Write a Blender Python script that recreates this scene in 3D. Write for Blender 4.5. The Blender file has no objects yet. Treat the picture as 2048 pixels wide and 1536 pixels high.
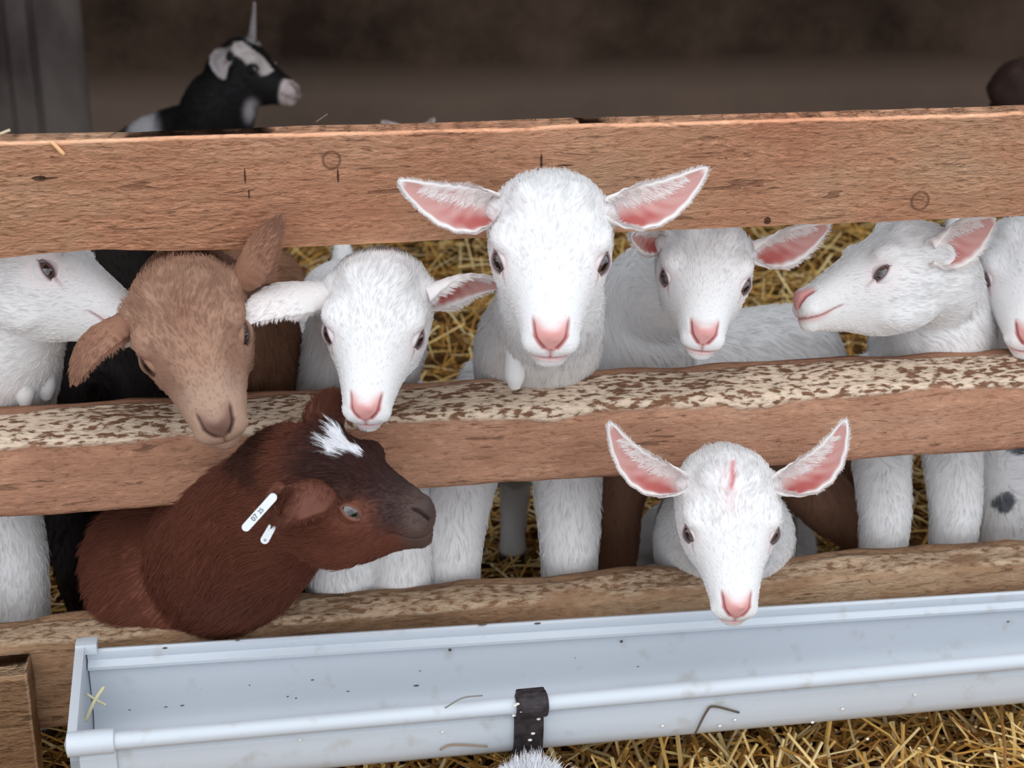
import bpy, bmesh, math, random
import numpy as np
from mathutils import Vector, Matrix, noise
from mathutils.bvhtree import BVHTree
from mathutils.kdtree import KDTree

SC = bpy.context.scene
COL = SC.collection
RNG = np.random.default_rng(7)
random.seed(7)

# ------------------------------------------------------------------ camera
FPX = 3000.0
TH = math.radians(22.0)
_X = np.array([18176., 1058., -3000.]); _X /= np.linalg.norm(_X)
_Z = np.array([0, math.cos(TH), math.sin(TH)]); _Z -= _X * _Z.dot(_X); _Z /= np.linalg.norm(_Z)
_Y = np.cross(_Z, _X)
CM = np.array([_X, _Y, _Z])                     # camera axes -> world
CP = np.array([-0.2002, -1.1221, 0.8558])       # camera position
cam_d = bpy.data.cameras.new('camera'); cam = bpy.data.objects.new('camera', cam_d); COL.objects.link(cam)
cam_d.sensor_width = 36.0; cam_d.lens = 36.0 * FPX / 2048.0; cam_d.clip_start = 0.02
_mw = Matrix.Identity(4)
for i in range(3):
    for j in range(3): _mw[i][j] = CM[i][j]
    _mw[i][3] = CP[i]
cam.matrix_world = _mw
cam_d.dof.use_dof = True; cam_d.dof.focus_distance = 1.22; cam_d.dof.aperture_fstop = 9.0
SC.camera = cam

def at(px, py, Y=0.0):
    """point on the vertical plane at depth Y that is seen at pixel px, py"""
    r = CM @ np.array([(px - 1024) / FPX, (768 - py) / FPX, -1.0])
    return CP + r * ((Y - CP[1]) / r[1])

# ------------------------------------------------------------------ light
w = bpy.data.worlds.new('overcast_sky'); SC.world = w; w.use_nodes = True
nt = w.node_tree; bg = nt.nodes['Background']
bg.inputs['Color'].default_value = (0.86, 0.93, 1.0, 1); bg.inputs['Strength'].default_value = 1.28
sd = bpy.data.lights.new('sun', 'SUN'); sun = bpy.data.objects.new('sun', sd); COL.objects.link(sun)
sd.energy = 0.62; sd.angle = math.radians(60); sd.color = (1.0, 0.95, 0.90)
sun.rotation_euler = Vector((0.10, 0.76, -0.64)).to_track_quat('-Z', 'Y').to_euler()
SC.view_settings.view_transform = 'Standard'; SC.view_settings.look = 'None'
SC.view_settings.exposure = 0.18; SC.view_settings.gamma = 1.0; SC.view_settings.use_curve_mapping = False

# ------------------------------------------------------------------ helpers
def lin(c):
    c = np.asarray(c, float) / 255.0
    return np.where(c <= 0.04045, c / 12.92, ((c + 0.055) / 1.055) ** 2.4)

def tag(o, label=None, cat=None, group=None, kind=None):
    if label: o['label'] = label
    if cat: o['category'] = cat
    if group: o['group'] = group
    if kind: o['kind'] = kind
    return o

def smoothstep(a, b, x):
    t = np.clip((x - a) / (b - a), 0, 1); return t * t * (3 - 2 * t)

def mesh_obj(name, V, Fc, mat=None, parent=None, col=None, smooth=True, loc=None):
    me = bpy.data.meshes.new(name)
    V = np.asarray(V, float)
    base = np.zeros(3) if loc is None else np.asarray(loc, float)
    me.from_pydata((V - base).tolist(), [], Fc); me.update()
    if smooth: me.polygons.foreach_set('use_smooth', [True] * len(me.polygons))
    if col is not None:
        a = me.color_attributes.new('Col', 'FLOAT_COLOR', 'POINT')
        c = np.ones((len(V), 4)); c[:, :3] = col; a.data.foreach_set('color', c.ravel())
    o = bpy.data.objects.new(name, me); COL.objects.link(o)
    if mat: me.materials.append(mat)
    if parent is not None: o.parent = parent
    elif loc is not None: o.location = base
    return o

class MB:
    def __init__(s): s.V = []; s.F = []; s.C = []
    def add(s, V, Fc, c=None):
        n = len(s.V); s.V += [tuple(v) for v in V]; s.F += [tuple(i + n for i in f) for f in Fc]
        if c is not None: s.C += [tuple(c)] * len(V)
    def build(s, name, mat, parent=None, smooth=True, loc=None):
        return mesh_obj(name, s.V, s.F, mat, parent, np.array(s.C) if s.C else None, smooth, loc)

def tube(P, R, n=20, R2=None, up=None):
    """closed loft along points P, radii R (sideways) and R2 (along up)"""
    P = np.asarray(P, float); R2 = R if R2 is None else R2
    V = []; Fc = []; m = len(P)
    T = np.gradient(P, axis=0); T /= np.linalg.norm(T, axis=1)[:, None] + 1e-12
    u0 = np.array([0, 0, 1.0]) if up is None else np.asarray(up, float)
    if abs(T[0].dot(u0)) > 0.93 and up is None: u0 = np.array([0, 1.0, 0])
    u = u0
    for i in range(m):
        a = u - T[i] * u.dot(T[i]); a /= np.linalg.norm(a) + 1e-12; u = a; b = np.cross(T[i], a)
        for k in range(n):
            t = 2 * math.pi * k / n
            V.append(P[i] + b * R[i] * math.cos(t) + a * R2[i] * math.sin(t))
    for i in range(m - 1):
        for k in range(n):
            Fc.append((i * n + k, i * n + (k + 1) % n, (i + 1) * n + (k + 1) % n, (i + 1) * n + k))
    V.append(P[0] - T[0] * R[0] * .3); V.append(P[-1] + T[-1] * R[-1] * .3)
    for k in range(n):
        Fc.append((len(V) - 2, (k + 1) % n, k)); Fc.append((len(V) - 1, (m - 1) * n + k, (m - 1) * n + (k + 1) % n))
    return V, Fc

def spline(P, R, m=6):
    """Catmull-Rom resample of points and radii"""
    P = np.asarray(P, float); R = np.asarray(R, float)
    Q = np.vstack([2 * P[0] - P[1], P, 2 * P[-1] - P[-2]]); S = np.concatenate([[R[0]], R, [R[-1]]])
    oP = []; oR = []
    for i in range(1, len(Q) - 2):
        for k in range(m):
            t = k / m; t2 = t * t; t3 = t2 * t
            f = lambda a, b, c, d: 0.5 * (2 * b + (c - a) * t + (2 * a - 5 * b + 4 * c - d) * t2 + (3 * b - a - 3 * c + d) * t3)
            oP.append(f(Q[i - 1], Q[i], Q[i + 1], Q[i + 2])); oR.append(f(S[i - 1], S[i], S[i + 1], S[i + 2]))
    oP.append(P[-1]); oR.append(R[-1])
    return np.array(oP), np.array(oR)

def ellipsoid(c, r, n=14):
    V = []; Fc = []
    for i in range(1, n):
        a = math.pi * i / n
        for k in range(n * 2):
            b = math.pi * k / n
            V.append((c[0] + r[0] * math.sin(a) * math.cos(b), c[1] + r[1] * math.sin(a) * math.sin(b), c[2] + r[2] * math.cos(a)))
    w_ = n * 2
    for i in range(n - 2):
        for k in range(w_):
            Fc.append((i * w_ + k, (i + 1) * w_ + k, (i + 1) * w_ + (k + 1) % w_, i * w_ + (k + 1) % w_))
    V.append((c[0], c[1], c[2] + r[2])); V.append((c[0], c[1], c[2] - r[2])); t = len(V) - 2
    for k in range(w_):
        Fc.append((t, k, (k + 1) % w_)); Fc.append((t + 1, (n - 2) * w_ + (k + 1) % w_, (n - 2) * w_ + k))
    return V, Fc

# ------------------------------------------------------------------ materials
def nmat(name):
    m = bpy.data.materials.new(name); m.use_nodes = True
    return m, m.node_tree, m.node_tree.nodes['Principled BSDF']

def attr_mat(name, rough=0.75, spec=0.25, sheen=0.0, sss=0.0, coat=0.0, bump=0.0, bscale=300):
    m, t, b = nmat(name)
    a = t.nodes.new('ShaderNodeAttribute'); a.attribute_name = 'Col'
    t.links.new(a.outputs['Color'], b.inputs['Base Color'])
    b.inputs['Roughness'].default_value = rough; b.inputs['Specular IOR Level'].default_value = spec
    b.inputs['Sheen Weight'].default_value = sheen
    b.inputs['Coat Weight'].default_value = coat
    if sss:
        b.inputs['Subsurface Weight'].default_value = sss
        b.inputs['Subsurface Scale'].default_value = 0.006
        b.inputs['Subsurface Radius'].default_value = (1, .4, .3)
    if bump:
        n = t.nodes.new('ShaderNodeTexNoise'); n.inputs['Scale'].default_value = bscale
        bp = t.nodes.new('ShaderNodeBump'); bp.inputs['Strength'].default_value = bump; bp.inputs['Distance'].default_value = .001
        t.links.new(n.outputs['Fac'], bp.inputs['Height']); t.links.new(bp.outputs['Normal'], b.inputs['Normal'])
    return m

M_SKIN = attr_mat('goat_skin', 0.7, 0.2, 0.0, 0.0, bump=.3)
M_EAR = attr_mat('ear_skin', 0.6, 0.25, 0.0, 0.25)
M_FUR = attr_mat('goat_fur', 0.65, 0.18)
M_EYE = attr_mat('eyeball', 0.08, 0.6, coat=1.0)
M_STRAW = attr_mat('straw', 0.55, 0.35)
M_HORN = attr_mat('horn_hoof', 0.5, 0.3)

def simple_mat(name, rgb, rough=.5, spec=.4, metal=0, noise_amt=0.0, nscale=40, stretch=(1, 1, 1), bump=0.0, rgb2=None):
    m, t, b = nmat(name)
    b.inputs['Roughness'].default_value = rough; b.inputs['Specular IOR Level'].default_value = spec; b.inputs['Metallic'].default_value = metal
    c = lin(rgb)
    if noise_amt or rgb2 is not None or bump:
        tc = t.nodes.new('ShaderNodeTexCoord'); mp = t.nodes.new('ShaderNodeMapping'); mp.inputs['Scale'].default_value = stretch
        n = t.nodes.new('ShaderNodeTexNoise'); n.inputs['Scale'].default_value = nscale; n.inputs['Detail'].default_value = 6
        t.links.new(tc.outputs['Object'], mp.inputs['Vector']); t.links.new(mp.outputs['Vector'], n.inputs['Vector'])
        cr = t.nodes.new('ShaderNodeValToRGB'); c2 = lin(rgb2) if rgb2 is not None else c * (1 - noise_amt)
        cr.color_ramp.elements[0].position = .38; cr.color_ramp.elements[1].position = .62
        cr.color_ramp.elements[0].color = (*c2, 1); cr.color_ramp.elements[1].color = (*c, 1)
        t.links.new(n.outputs['Fac'], cr.inputs['Fac']); t.links.new(cr.outputs['Color'], b.inputs['Base Color'])
        if bump:
            bp = t.nodes.new('ShaderNodeBump'); bp.inputs['Strength'].default_value = bump; bp.inputs['Distance'].default_value = .003
            t.links.new(n.outputs['Fac'], bp.inputs['Height']); t.links.new(bp.outputs['Normal'], b.inputs['Normal'])
    else: b.inputs['Base Color'].default_value = (*c, 1)
    return m

def wood_mat(name, base, dark, light, chew=None, knots=(), bumpd=.0022, marks=()):
    """sawn timber along X; chew = (z_min, y_max, pale colour, dark colour) for the gnawed top"""
    m, t, b = nmat(name); N = t.nodes; L = t.links
    b.inputs['Roughness'].default_value = .85; b.inputs['Specular IOR Level'].default_value = .12
    tc = N.new('ShaderNodeTexCoord')
    def nz(scale, st, det=6, rough=.55, dist=0.0):
        mp = N.new('ShaderNodeMapping'); mp.inputs['Scale'].default_value = st
        n = N.new('ShaderNodeTexNoise'); n.inputs['Scale'].default_value = scale; n.inputs['Detail'].default_value = det
        n.inputs['Roughness'].default_value = rough; n.inputs['Distortion'].default_value = dist
        L.new(tc.outputs['Object'], mp.inputs['Vector']); L.new(mp.outputs['Vector'], n.inputs['Vector']); return n
    def ramp(src, stops):
        r = N.new('ShaderNodeValToRGB'); e = r.color_ramp.elements
        while len(e) < len(stops): e.new(.5)
        for k, (p, c) in enumerate(stops): e[k].position = p; e[k].color = (*c, 1) if len(c) == 3 else c
        L.new(src, r.inputs['Fac']); return r
    def mix(f, a, c, mode='MIX'):
        x = N.new('ShaderNodeMix'); x.data_type = 'RGBA'; x.blend_type = mode
        if isinstance(f, float): x.inputs['Factor'].default_value = f
        else: L.new(f, x.inputs['Factor'])
        for s, v in ((6, a), (7, c)):
            if isinstance(v, tuple): x.inputs[s].default_value = v
            else: L.new(v, x.inputs[s])
        return x.outputs[2]
    def math_(op, a, c):
        x = N.new('ShaderNodeMath'); x.operation = op
        for s, v in ((0, a), (1, c)):
            if isinstance(v, (int, float)): x.inputs[s].default_value = v
            else: L.new(v, x.inputs[s])
        return x.outputs[0]
    W = (1, 1, 1); K = (0, 0, 0)
    big = nz(7, (1, 1, 2.2), 4)
    col = ramp(big.outputs['Fac'], [(.3, lin(dark)), (.5, lin(base)), (.72, lin(light))]).outputs['Color']
    grain = nz(48, (.45, 1, 2.4), 8, .68, .9)
    g1 = ramp(grain.outputs['Fac'], [(.30, (.76, .71, .68)), (.43, (.96, .95, .94)), (.60, W), (.72, (1.15, 1.15, 1.15))])
    col = mix(1.0, col, g1.outputs['Color'], 'MULTIPLY')
    crack = nz(70, (.30, 1, 2.4), 4, .55, .8)
    ck = ramp(crack.outputs['Fac'], [(.330, W), (.365, K)])
    col = mix(math_('MULTIPLY', ck.outputs['Color'], .55), col, (*(lin(dark) * .30), 1))
    hgt = math_('ADD', math_('MULTIPLY', grain.outputs['Fac'], 1.0), math_('MULTIPLY', ck.outputs['Color'], -.35))
    spk = nz(190, (.55, 1, 1.5), 3, .6, .2)
    s1 = ramp(spk.outputs['Fac'], [(.34, (.72, .68, .66)), (.44, (.97, .97, .97)), (.58, W), (.68, (1.22, 1.22, 1.22))])
    col = mix(1.0, col, s1.outputs['Color'], 'MULTIPLY'); hgt = math_('ADD', hgt, math_('MULTIPLY', spk.outputs['Fac'], .8))
    sep = N.new('ShaderNodeSeparateXYZ'); L.new(tc.outputs['Object'], sep.inputs[0])
    for (kx, kz, rx, rz_) in marks:
        wob = math_('MULTIPLY', math_('SUBTRACT', spk.outputs['Fac'], .5), .9)
        dx = math_('MULTIPLY', math_('SUBTRACT', sep.outputs[0], kx), 1 / rx); dz = math_('MULTIPLY', math_('SUBTRACT', sep.outputs[2], kz), 1 / rz_)
        d = math_('ADD', math_('SQRT', math_('ADD', math_('MULTIPLY', dx, dx), math_('MULTIPLY', dz, dz)), 0), wob)
        mm = ramp(d, [(.75, W), (1.0, K)])
        col = mix(math_('MULTIPLY', mm.outputs['Color'], .85), col, (*(lin(dark) * .10), 1)); hgt = math_('ADD', hgt, math_('MULTIPLY', mm.outputs['Color'], -1.5))
    for (kx, kz, kr) in knots:
        dx = math_('SUBTRACT', sep.outputs[0], kx); dz = math_('SUBTRACT', sep.outputs[2], kz)
        d = math_('SQRT', math_('ADD', math_('MULTIPLY', dx, dx), math_('MULTIPLY', dz, dz)), 0)
        ring = ramp(math_('MULTIPLY', d, .5 / kr), [(.38, K), (.46, W), (.54, W), (.60, K)])
        cen = ramp(math_('MULTIPLY', d, .5 / kr), [(.3, W), (.7, K)])
        col = mix(math_('MULTIPLY', cen.outputs['Color'], .22), col, (*(lin(dark) * .55), 1))
        col = mix(math_('MULTIPLY', ring.outputs['Color'], .7), col, (*(lin(dark) * .3), 1))
    if chew:
        zm, ym, pale, drk = chew
        ch = nz(210, (.50, .9, 1.1), 4, .5, .25); ch2 = nz(24, (.5, 1, 1), 3)
        s = math_('ADD', math_('MULTIPLY', ch.outputs['Fac'], .8), math_('MULTIPLY', ch2.outputs['Fac'], .2))
        cc = ramp(s, [(.40, lin(drk)), (.445, lin(drk) * 1.7), (.475, lin(pale) * .75), (.58, lin(pale))])
        edge = math_('MULTIPLY', math_('SUBTRACT', ch2.outputs['Fac'], .5), .02)
        mk = ramp(math_('ADD', math_('MULTIPLY', math_('SUBTRACT', math_('ADD', sep.outputs[2], edge), zm), 120.0), .5), [(.3, K), (.7, W)])
        mk2 = ramp(math_('ADD', math_('MULTIPLY', math_('SUBTRACT', ym, math_('ADD', sep.outputs[1], edge)), 120.0), .5), [(.3, K), (.7, W)])
        f = math_('MULTIPLY', mk.outputs['Color'], mk2.outputs['Color'])
        col = mix(f, col, cc.outputs['Color'])
        hgt = math_('ADD', hgt, math_('MULTIPLY', math_('MULTIPLY', cc.outputs['Color'], f), 1.4))
    L.new(col, b.inputs['Base Color'])
    bp = N.new('ShaderNodeBump'); bp.inputs['Strength'].default_value = .8; bp.inputs['Distance'].default_value = bumpd
    L.new(hgt, bp.inputs['Height']); L.new(bp.outputs['Normal'], b.inputs['Normal'])
    return m

# ------------------------------------------------------------------ barn shell
def boxmesh(x0, x1, y0, y1, z0, z1):
    V = [(x, y, z) for x in (x0, x1) for y in (y0, y1) for z in (z0, z1)]
    return V, [(0, 1, 3, 2), (4, 6, 7, 5), (0, 4, 5, 1), (2, 3, 7, 6), (0, 2, 6, 4), (1, 5, 7, 3)]

m_wall, t_, b_ = nmat('stained_concrete')
b_.inputs['Roughness'].default_value = .9; b_.inputs['Specular IOR Level'].default_value = .15
tc = t_.nodes.new('ShaderNodeTexCoord')
n1 = t_.nodes.new('ShaderNodeTexNoise'); n1.inputs['Scale'].default_value = 3.2; n1.inputs['Detail'].default_value = 8; n1.inputs['Roughness'].default_value = .65
t_.links.new(tc.outputs['Object'], n1.inputs['Vector'])
r1 = t_.nodes.new('ShaderNodeValToRGB'); e = r1.color_ramp.elements
e[0].position = .35; e[0].color = (*lin((40, 28, 21)), 1); e[1].position = .66; e[1].color = (*lin((84, 68, 57)), 1)
t_.links.new(n1.outputs['Fac'], r1.inputs['Fac'])
sp = t_.nodes.new('ShaderNodeSeparateXYZ'); t_.links.new(tc.outputs['Object'], sp.inputs[0])
ad = t_.nodes.new('ShaderNodeMath'); ad.operation = 'MULTIPLY_ADD'; ad.inputs[1].default_value = .12
t_.links.new(n1.outputs['Fac'], ad.inputs[0]); t_.links.new(sp.outputs[2], ad.inputs[2])
rz = t_.nodes.new('ShaderNodeValToRGB'); e = rz.color_ramp.elements        # dried dung line along the foot of the wall
e[0].position = .24; e[0].color = (1, 1, 1, 1); e[1].position = .32; e[1].color = (0, 0, 0, 1)
t_.links.new(ad.outputs[0], rz.inputs['Fac'])
mx = t_.nodes.new('ShaderNodeMix'); mx.data_type = 'RGBA'; mx.blend_type = 'MIX'
ml = t_.nodes.new('ShaderNodeMath'); ml.operation = 'MULTIPLY'; ml.inputs[1].default_value = .55
t_.links.new(rz.outputs['Color'], ml.inputs[0]); t_.links.new(ml.outputs[0], mx.inputs['Factor'])
t_.links.new(r1.outputs['Color'], mx.inputs[6]); mx.inputs[7].default_value = (*lin((128, 110, 98)), 1)
t_.links.new(mx.outputs[2], b_.inputs['Base Color'])
bp_ = t_.nodes.new('ShaderNodeBump'); bp_.inputs['Strength'].default_value = .5; bp_.inputs['Distance'].default_value = .01
t_.links.new(n1.outputs['Fac'], bp_.inputs['Height']); t_.links.new(bp_.outputs['Normal'], b_.inputs['Normal'])

YB = 2.3
def struct(name, V, Fc, mat, smooth=False):
    o = mesh_obj(name, V, Fc, mat, smooth=smooth); o['kind'] = 'structure'; return o
xb = at(170, 100, YB)[0]
struct('wall_back', *boxmesh(xb, 3.2, YB, YB + .12, -.02, 2.3), m_wall)
m_clad = simple_mat('dark_steel_cladding', (104, 96, 92), .8, .15, 0, 0, 5, (1, 1, .5), .2, (58, 50, 48))
# ribbed cladding left of the concrete
V = []; Fc = []; xs = []; x = xb - .002; k = 0
prof = [(0, 0), (.10, 0), (.115, -.02), (.155, -.02), (.17, 0)]
while x > -3.0:
    for dx, dy in prof: xs.append((x - dx, YB + .02 + dy))
    x -= .19
xs.append((-3.05, YB + .02))
for (a, c) in xs: V += [(a, c, -.02), (a, c, 2.3)]
for (a, c) in reversed(xs): V += [(a, YB + .12, -.02), (a, YB + .12, 2.3)]
n_ = len(V) // 2
for i in range(n_): j = (i + 1) % n_; Fc.append((2 * i, 2 * j, 2 * j + 1, 2 * i + 1))
struct('wall_back_cladding', V, Fc, m_clad)
m_floor = simple_mat('trodden_bedding', (120, 88, 48), .95, .1, 0, 0, 30, (1, 1, 1), .6, (70, 48, 28))
struct('floor', *boxmesh(-3.2, 3.4, -1.6, YB + .12, -.06, 0.0), m_floor)
m_roof = simple_mat('dark_roof_sheet', (70, 62, 56), .8, .2)
struct('ceiling', *boxmesh(-3.2, 3.4, .40, YB + .12, 2.3, 2.36), m_roof)
struct('wall_left', *boxmesh(-3.2, -3.05, .0, YB + .12, -.02, 2.3), m_clad)
struct('wall_right', *boxmesh(3.2, 3.35, .0, YB + .12, -.02, 2.3), m_wall)

# ------------------------------------------------------------------ timber rails
def rail(name, x0, x1, y0, y1, z0, z1, mat, label, rough=.0012, bev=.005, dips=(), wear=0.0, topjit=0.0):
    nx = int((x1 - x0) / .006); hy = (y1 - y0) / 2; hz = (z1 - z0) / 2; cy = (y0 + y1) / 2; cz = (z0 + z1) / 2
    ring = []
    ny = 8; nzz = 12
    for i in range(nzz): ring.append((-hy, -hz + 2 * hz * i / nzz))
    for i in range(ny): ring.append((-hy + 2 * hy * i / ny, hz))
    for i in range(nzz): ring.append((hy, hz - 2 * hz * i / nzz))
    for i in range(ny): ring.append((hy - 2 * hy * i / ny, -hz))
    rr = []
    for (a, c) in ring:      # rounded corners
        da = max(0, abs(a) - (hy - bev)); dc = max(0, abs(c) - (hz - bev))
        d = math.hypot(da, dc)
        if d > bev: f = bev / d; a = math.copysign(hy - bev + da * f, a); c = math.copysign(hz - bev + dc * f, c)
        rr.append((a, c))
    V = []; n = len(rr)
    for i in range(nx + 1):
        x = x0 + (x1 - x0) * i / nx
        for (a, c) in rr:
            f = noise.noise(Vector((x * 9, a * 40 + z0 * 90, c * 40))) + .5 * noise.noise(Vector((x * 40, a * 90, c * 90 + z0 * 50)))
            s = noise.noise(Vector((x * 2.2, z0 * 17, 0 if c > 0 else 9)))
            ya = cy + a + f * rough * (1 if a > 0 else -1); zc = cz + c + f * rough * (1 if c > 0 else -1) + s * .0022
            if wear and c > hz * .6 and a < 0:           # gnawed front edge of the top
                g = max(0, noise.noise(Vector((x * 14, 3.1, z0 * 5))) + .45) * (1 - (a + hy) / hy)
                zc -= wear * g * (.6 + .4 * noise.noise(Vector((x * 90, a * 120, 0)))); ya += wear * .5 * g * (1 if a < -hy + .012 else .2)
            if topjit and c > hz * .8: zc += topjit * noise.noise(Vector((x * 22, a * 50, 5.5)))
            for (dx, dw, dh) in dips:
                if c < 0: zc += dh * math.exp(-((x - dx) / dw) ** 2)
            V.append((x, ya, zc))
    Fc = []
    for i in range(nx):
        for k in range(n):
            Fc.append((i * n + k, i * n + (k + 1) % n, (i + 1) * n + (k + 1) % n, (i + 1) * n + k))
    Fc.append(tuple(range(n - 1, -1, -1))); Fc.append(tuple(nx * n + k for k in range(n)))
    o = mesh_obj(name, V, Fc, mat); tag(o, label, 'fence rail'); return o

KN = [(at(663, 320)[0], at(663, 320)[2], .0065), (at(1840, 402)[0], at(1840, 402)[2], .0075)]
def _mk(px, py, rx, rz): p = at(px, py); return (p[0], p[2], rx, rz)
MK = [_mk(78, 358, .0060, .0022), _mk(95, 357, .0080, .0008), _mk(1083, 325, .0010, .0075), _mk(490, 352, .0009, .0060), _mk(1535, 442, .0030, .0030), _mk(498, 388, .0007, .0040), _mk(676, 352, .0008, .0060), _mk(1130, 331, .0090, .0006)]
mw_top = wood_mat('orange_brown_timber', (238, 178, 142), (226, 160, 126), (244, 196, 160), knots=KN, bumpd=.003, marks=MK)
mw_mid = wood_mat('weathered_timber', (182, 136, 110), (158, 114, 92), (196, 154, 128), chew=(.366, .060, (228, 204, 180), (120, 88, 68)), bumpd=.003)
mw_low = wood_mat('grey_brown_timber', (160, 126, 98), (118, 90, 68), (188, 160, 130), chew=(.1865, .034, (196, 168, 140), (134, 104, 80)), bumpd=.004)
rail('fence_rail', -.95, 1.15, 0, .027, .5205, .610, mw_top, 'orange-brown sawn timber top rail with round knots', rough=.0009, bev=.003,
     dips=((at(170, 515)[0], .05, .0035),), wear=.003)
rail('fence_rail', -.95, 1.15, 0, .078, .305, .374, mw_mid, 'thick weathered middle fence rail with pale gnawed top where kids rest their chins', bev=.006, wear=.010, topjit=.002)
rail('fence_rail', -.95, 1.15, 0, .048, .105, .191, mw_low, 'rough grey-brown bottom fence rail behind the grey feeding gutter', bev=.006, wear=.008, rough=.002, topjit=.004)
mw_post = wood_mat('pale_cut_timber', (190, 154, 122), (150, 116, 86), (212, 180, 146), bumpd=.004)
# post end in the lower left corner
px1 = at(63, 1420, -.03)[0]
V, Fc = [], []
o = rail('fence_post', -.6, -.6 + .19, -.034, -.003, -.11, -.11 + .11, mw_post, 'x', bev=.003, rough=.0015)
# stand it upright: x axis -> z axis
me = o.data; co = np.empty(len(me.vertices) * 3); me.vertices.foreach_get('co', co); co = co.reshape(-1, 3)
nz_ = (co[:, 0] + .6) ; nx_ = px1 + (co[:, 2]) ; co2 = np.stack([nx_, co[:, 1], nz_ - .002], 1)
hh = at(30, 1345, -.03)[2]
co2[:, 2] *= hh / co2[:, 2].max()
me.vertices.foreach_set('co', co2.ravel()); me.flip_normals(); me.update()
tag(o, 'short pale wooden post end standing against the bottom rail left of the gutter', 'post')

# ------------------------------------------------------------------ goats
ST_Y = np.array([.0805, .0785, .074, .067, .056, .042, .028, .014, .0, -.015, -.029, -.042, -.055, -.067, -.077, -.084])
ST_T = np.array([-.014, -.0075, -.0025, .001, .006, .012, .018, .026, .035, .0435, .0490, .0505, .047, .037, .021, .006])
ST_B = np.array([-.022, -.031, -.037, -.0405, -.0425, -.045, -.049, -.054, -.057, -.058, -.057, -.053, -.046, -.036, -.022, -.008])
ST_W = np.array([.005, .012, .0172, .0198, .0228, .0258, 0.0305, .0375, .0432, .0458, .0466, .0462, .0430, .036, .024, .007])

def head_mesh(dome=1.0, muz=1.0):
    V = []; Fc = []; n = 32
    ys, _ = spline(np.stack([ST_Y, ST_T, ST_B], 1), ST_W, 4)
    _, ws = spline(np.stack([ST_Y, ST_T, ST_B], 1), ST_W, 4)
    for (y, zt, zb), hw in zip(ys, ws):
        if y > .03: hw = hw * muz
        zt = zt if zt < .02 else .02 + (zt - .02) * dome
        zc = zb + (zt - zb) * .56
        for k in range(n):
            a = 2 * math.pi * k / n; c = math.cos(a); s = math.sin(a)
            nar = 1 - .22 * max(0, -s) ** 1.2
            x = hw * math.copysign(abs(c) ** .92, c) * nar * (1 - (.10 * max(0, s) ** 3 if y < .01 else 0))
            z = zc + (zt - zc if s > 0 else zc - zb) * math.copysign(abs(s) ** .92, s)
            V.append((x, y, z))
    m = len(ys)
    for i in range(m - 1):
        for k in range(n): Fc.append((i * n + k, i * n + (k + 1) % n, (i + 1) * n + (k + 1) % n, (i + 1) * n + k))
    Fc.append(tuple(range(n))[::-1]); Fc.append(tuple((m - 1) * n + k for k in range(n)))
    parts = [(V, Fc)]
    for sx in (-1, 1):
        parts.append(ellipsoid((sx * .023, -.018, -.030), (.016, .034, .024)))
        parts.append(ellipsoid((sx * .0325, -.005, .0165), (.0125, .018, .0112)))
        parts.append(ellipsoid((sx * .017, -.032, .0195 + .0205 * dome), (.013, .016, .0115)))
        parts.append(ellipsoid((sx * .0095, .0690, -.0185), (.0122, .0120, .0105)))
        parts.append(ellipsoid((sx * .0405, -.040, .010), (.010, .013, .013)))
    parts.append(ellipsoid((0, .0685, -.0335), (.0128, .0115, .0080)))
    parts.append(ellipsoid((0, .0730, -.0075), (.0125, .0080, .0085)))
    return parts

def cam_rot(pitch, yaw, roll, tilt=0):
    p, q, r, tl = (math.radians(a) for a in (pitch, yaw, roll, tilt))
    Rx = np.array([[1, 0, 0], [0, math.cos(p), -math.sin(p)], [0, math.sin(p), math.cos(p)]])
    Ry = np.array([[math.cos(q), 0, math.sin(q)], [0, 1, 0], [-math.sin(q), 0, math.cos(q)]])
    Rz = np.array([[math.cos(r), -math.sin(r), 0], [math.sin(r), math.cos(r), 0], [0, 0, 1]])
    Rt = np.array([[math.cos(tl), -math.sin(tl), 0], [math.sin(tl), math.cos(tl), 0], [0, 0, 1]])
    M = Rz @ Ry @ Rx @ Rt
    fwd = M @ np.array([0, 0, 1.0]); up = M @ np.array([0, 1.0, 0]); x = np.cross(fwd, up)
    return CM @ np.stack([x, fwd, up], 1)        # columns: head x, y(forward), z(up) in world

def seg_dist(P, A, B):
    """distance of 2-D points to a segment"""
    A = np.asarray(A, float); B = np.asarray(B, float); d = B - A
    t = np.clip(((P - A) @ d) / (d @ d), 0, 1); return np.linalg.norm(P - (A + t[:, None] * d), axis=1), t

WH = dict(base=(233, 231, 231), nose=(220, 160, 155), dark=(160, 84, 86), rim=(70, 44, 50), earin=(204, 156, 150), earin2=(180, 96, 92), earout=(238, 230, 228), lip=(218, 160, 156), iris=(96, 78, 78), pink=(232, 210, 210))
TAN = dict(base=(160, 124, 104), nose=(120, 90, 78), dark=(70, 46, 40), rim=(50, 32, 30), earin=(140, 104, 88), earin2=(110, 78, 66), earout=(150, 110, 90), lip=(156, 120, 100), iris=(60, 40, 34), pink=(160, 120, 100))
BRN = dict(base=(108, 62, 47), nose=(76, 62, 58), dark=(26, 18, 18), rim=(132, 88, 74), earin=(120, 76, 64), earin2=(100, 60, 50), earout=(104, 62, 48), lip=(96, 74, 66), iris=(92, 80, 76), pink=(100, 62, 52))
BLK = dict(base=(20, 18, 20), nose=(150, 130, 128), dark=(10, 8, 8), rim=(30, 26, 26), earin=(170, 160, 160), earin2=(140, 120, 120), earout=(170, 162, 164), lip=(160, 150, 150), iris=(40, 30, 30), pink=(30, 26, 26))

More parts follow.
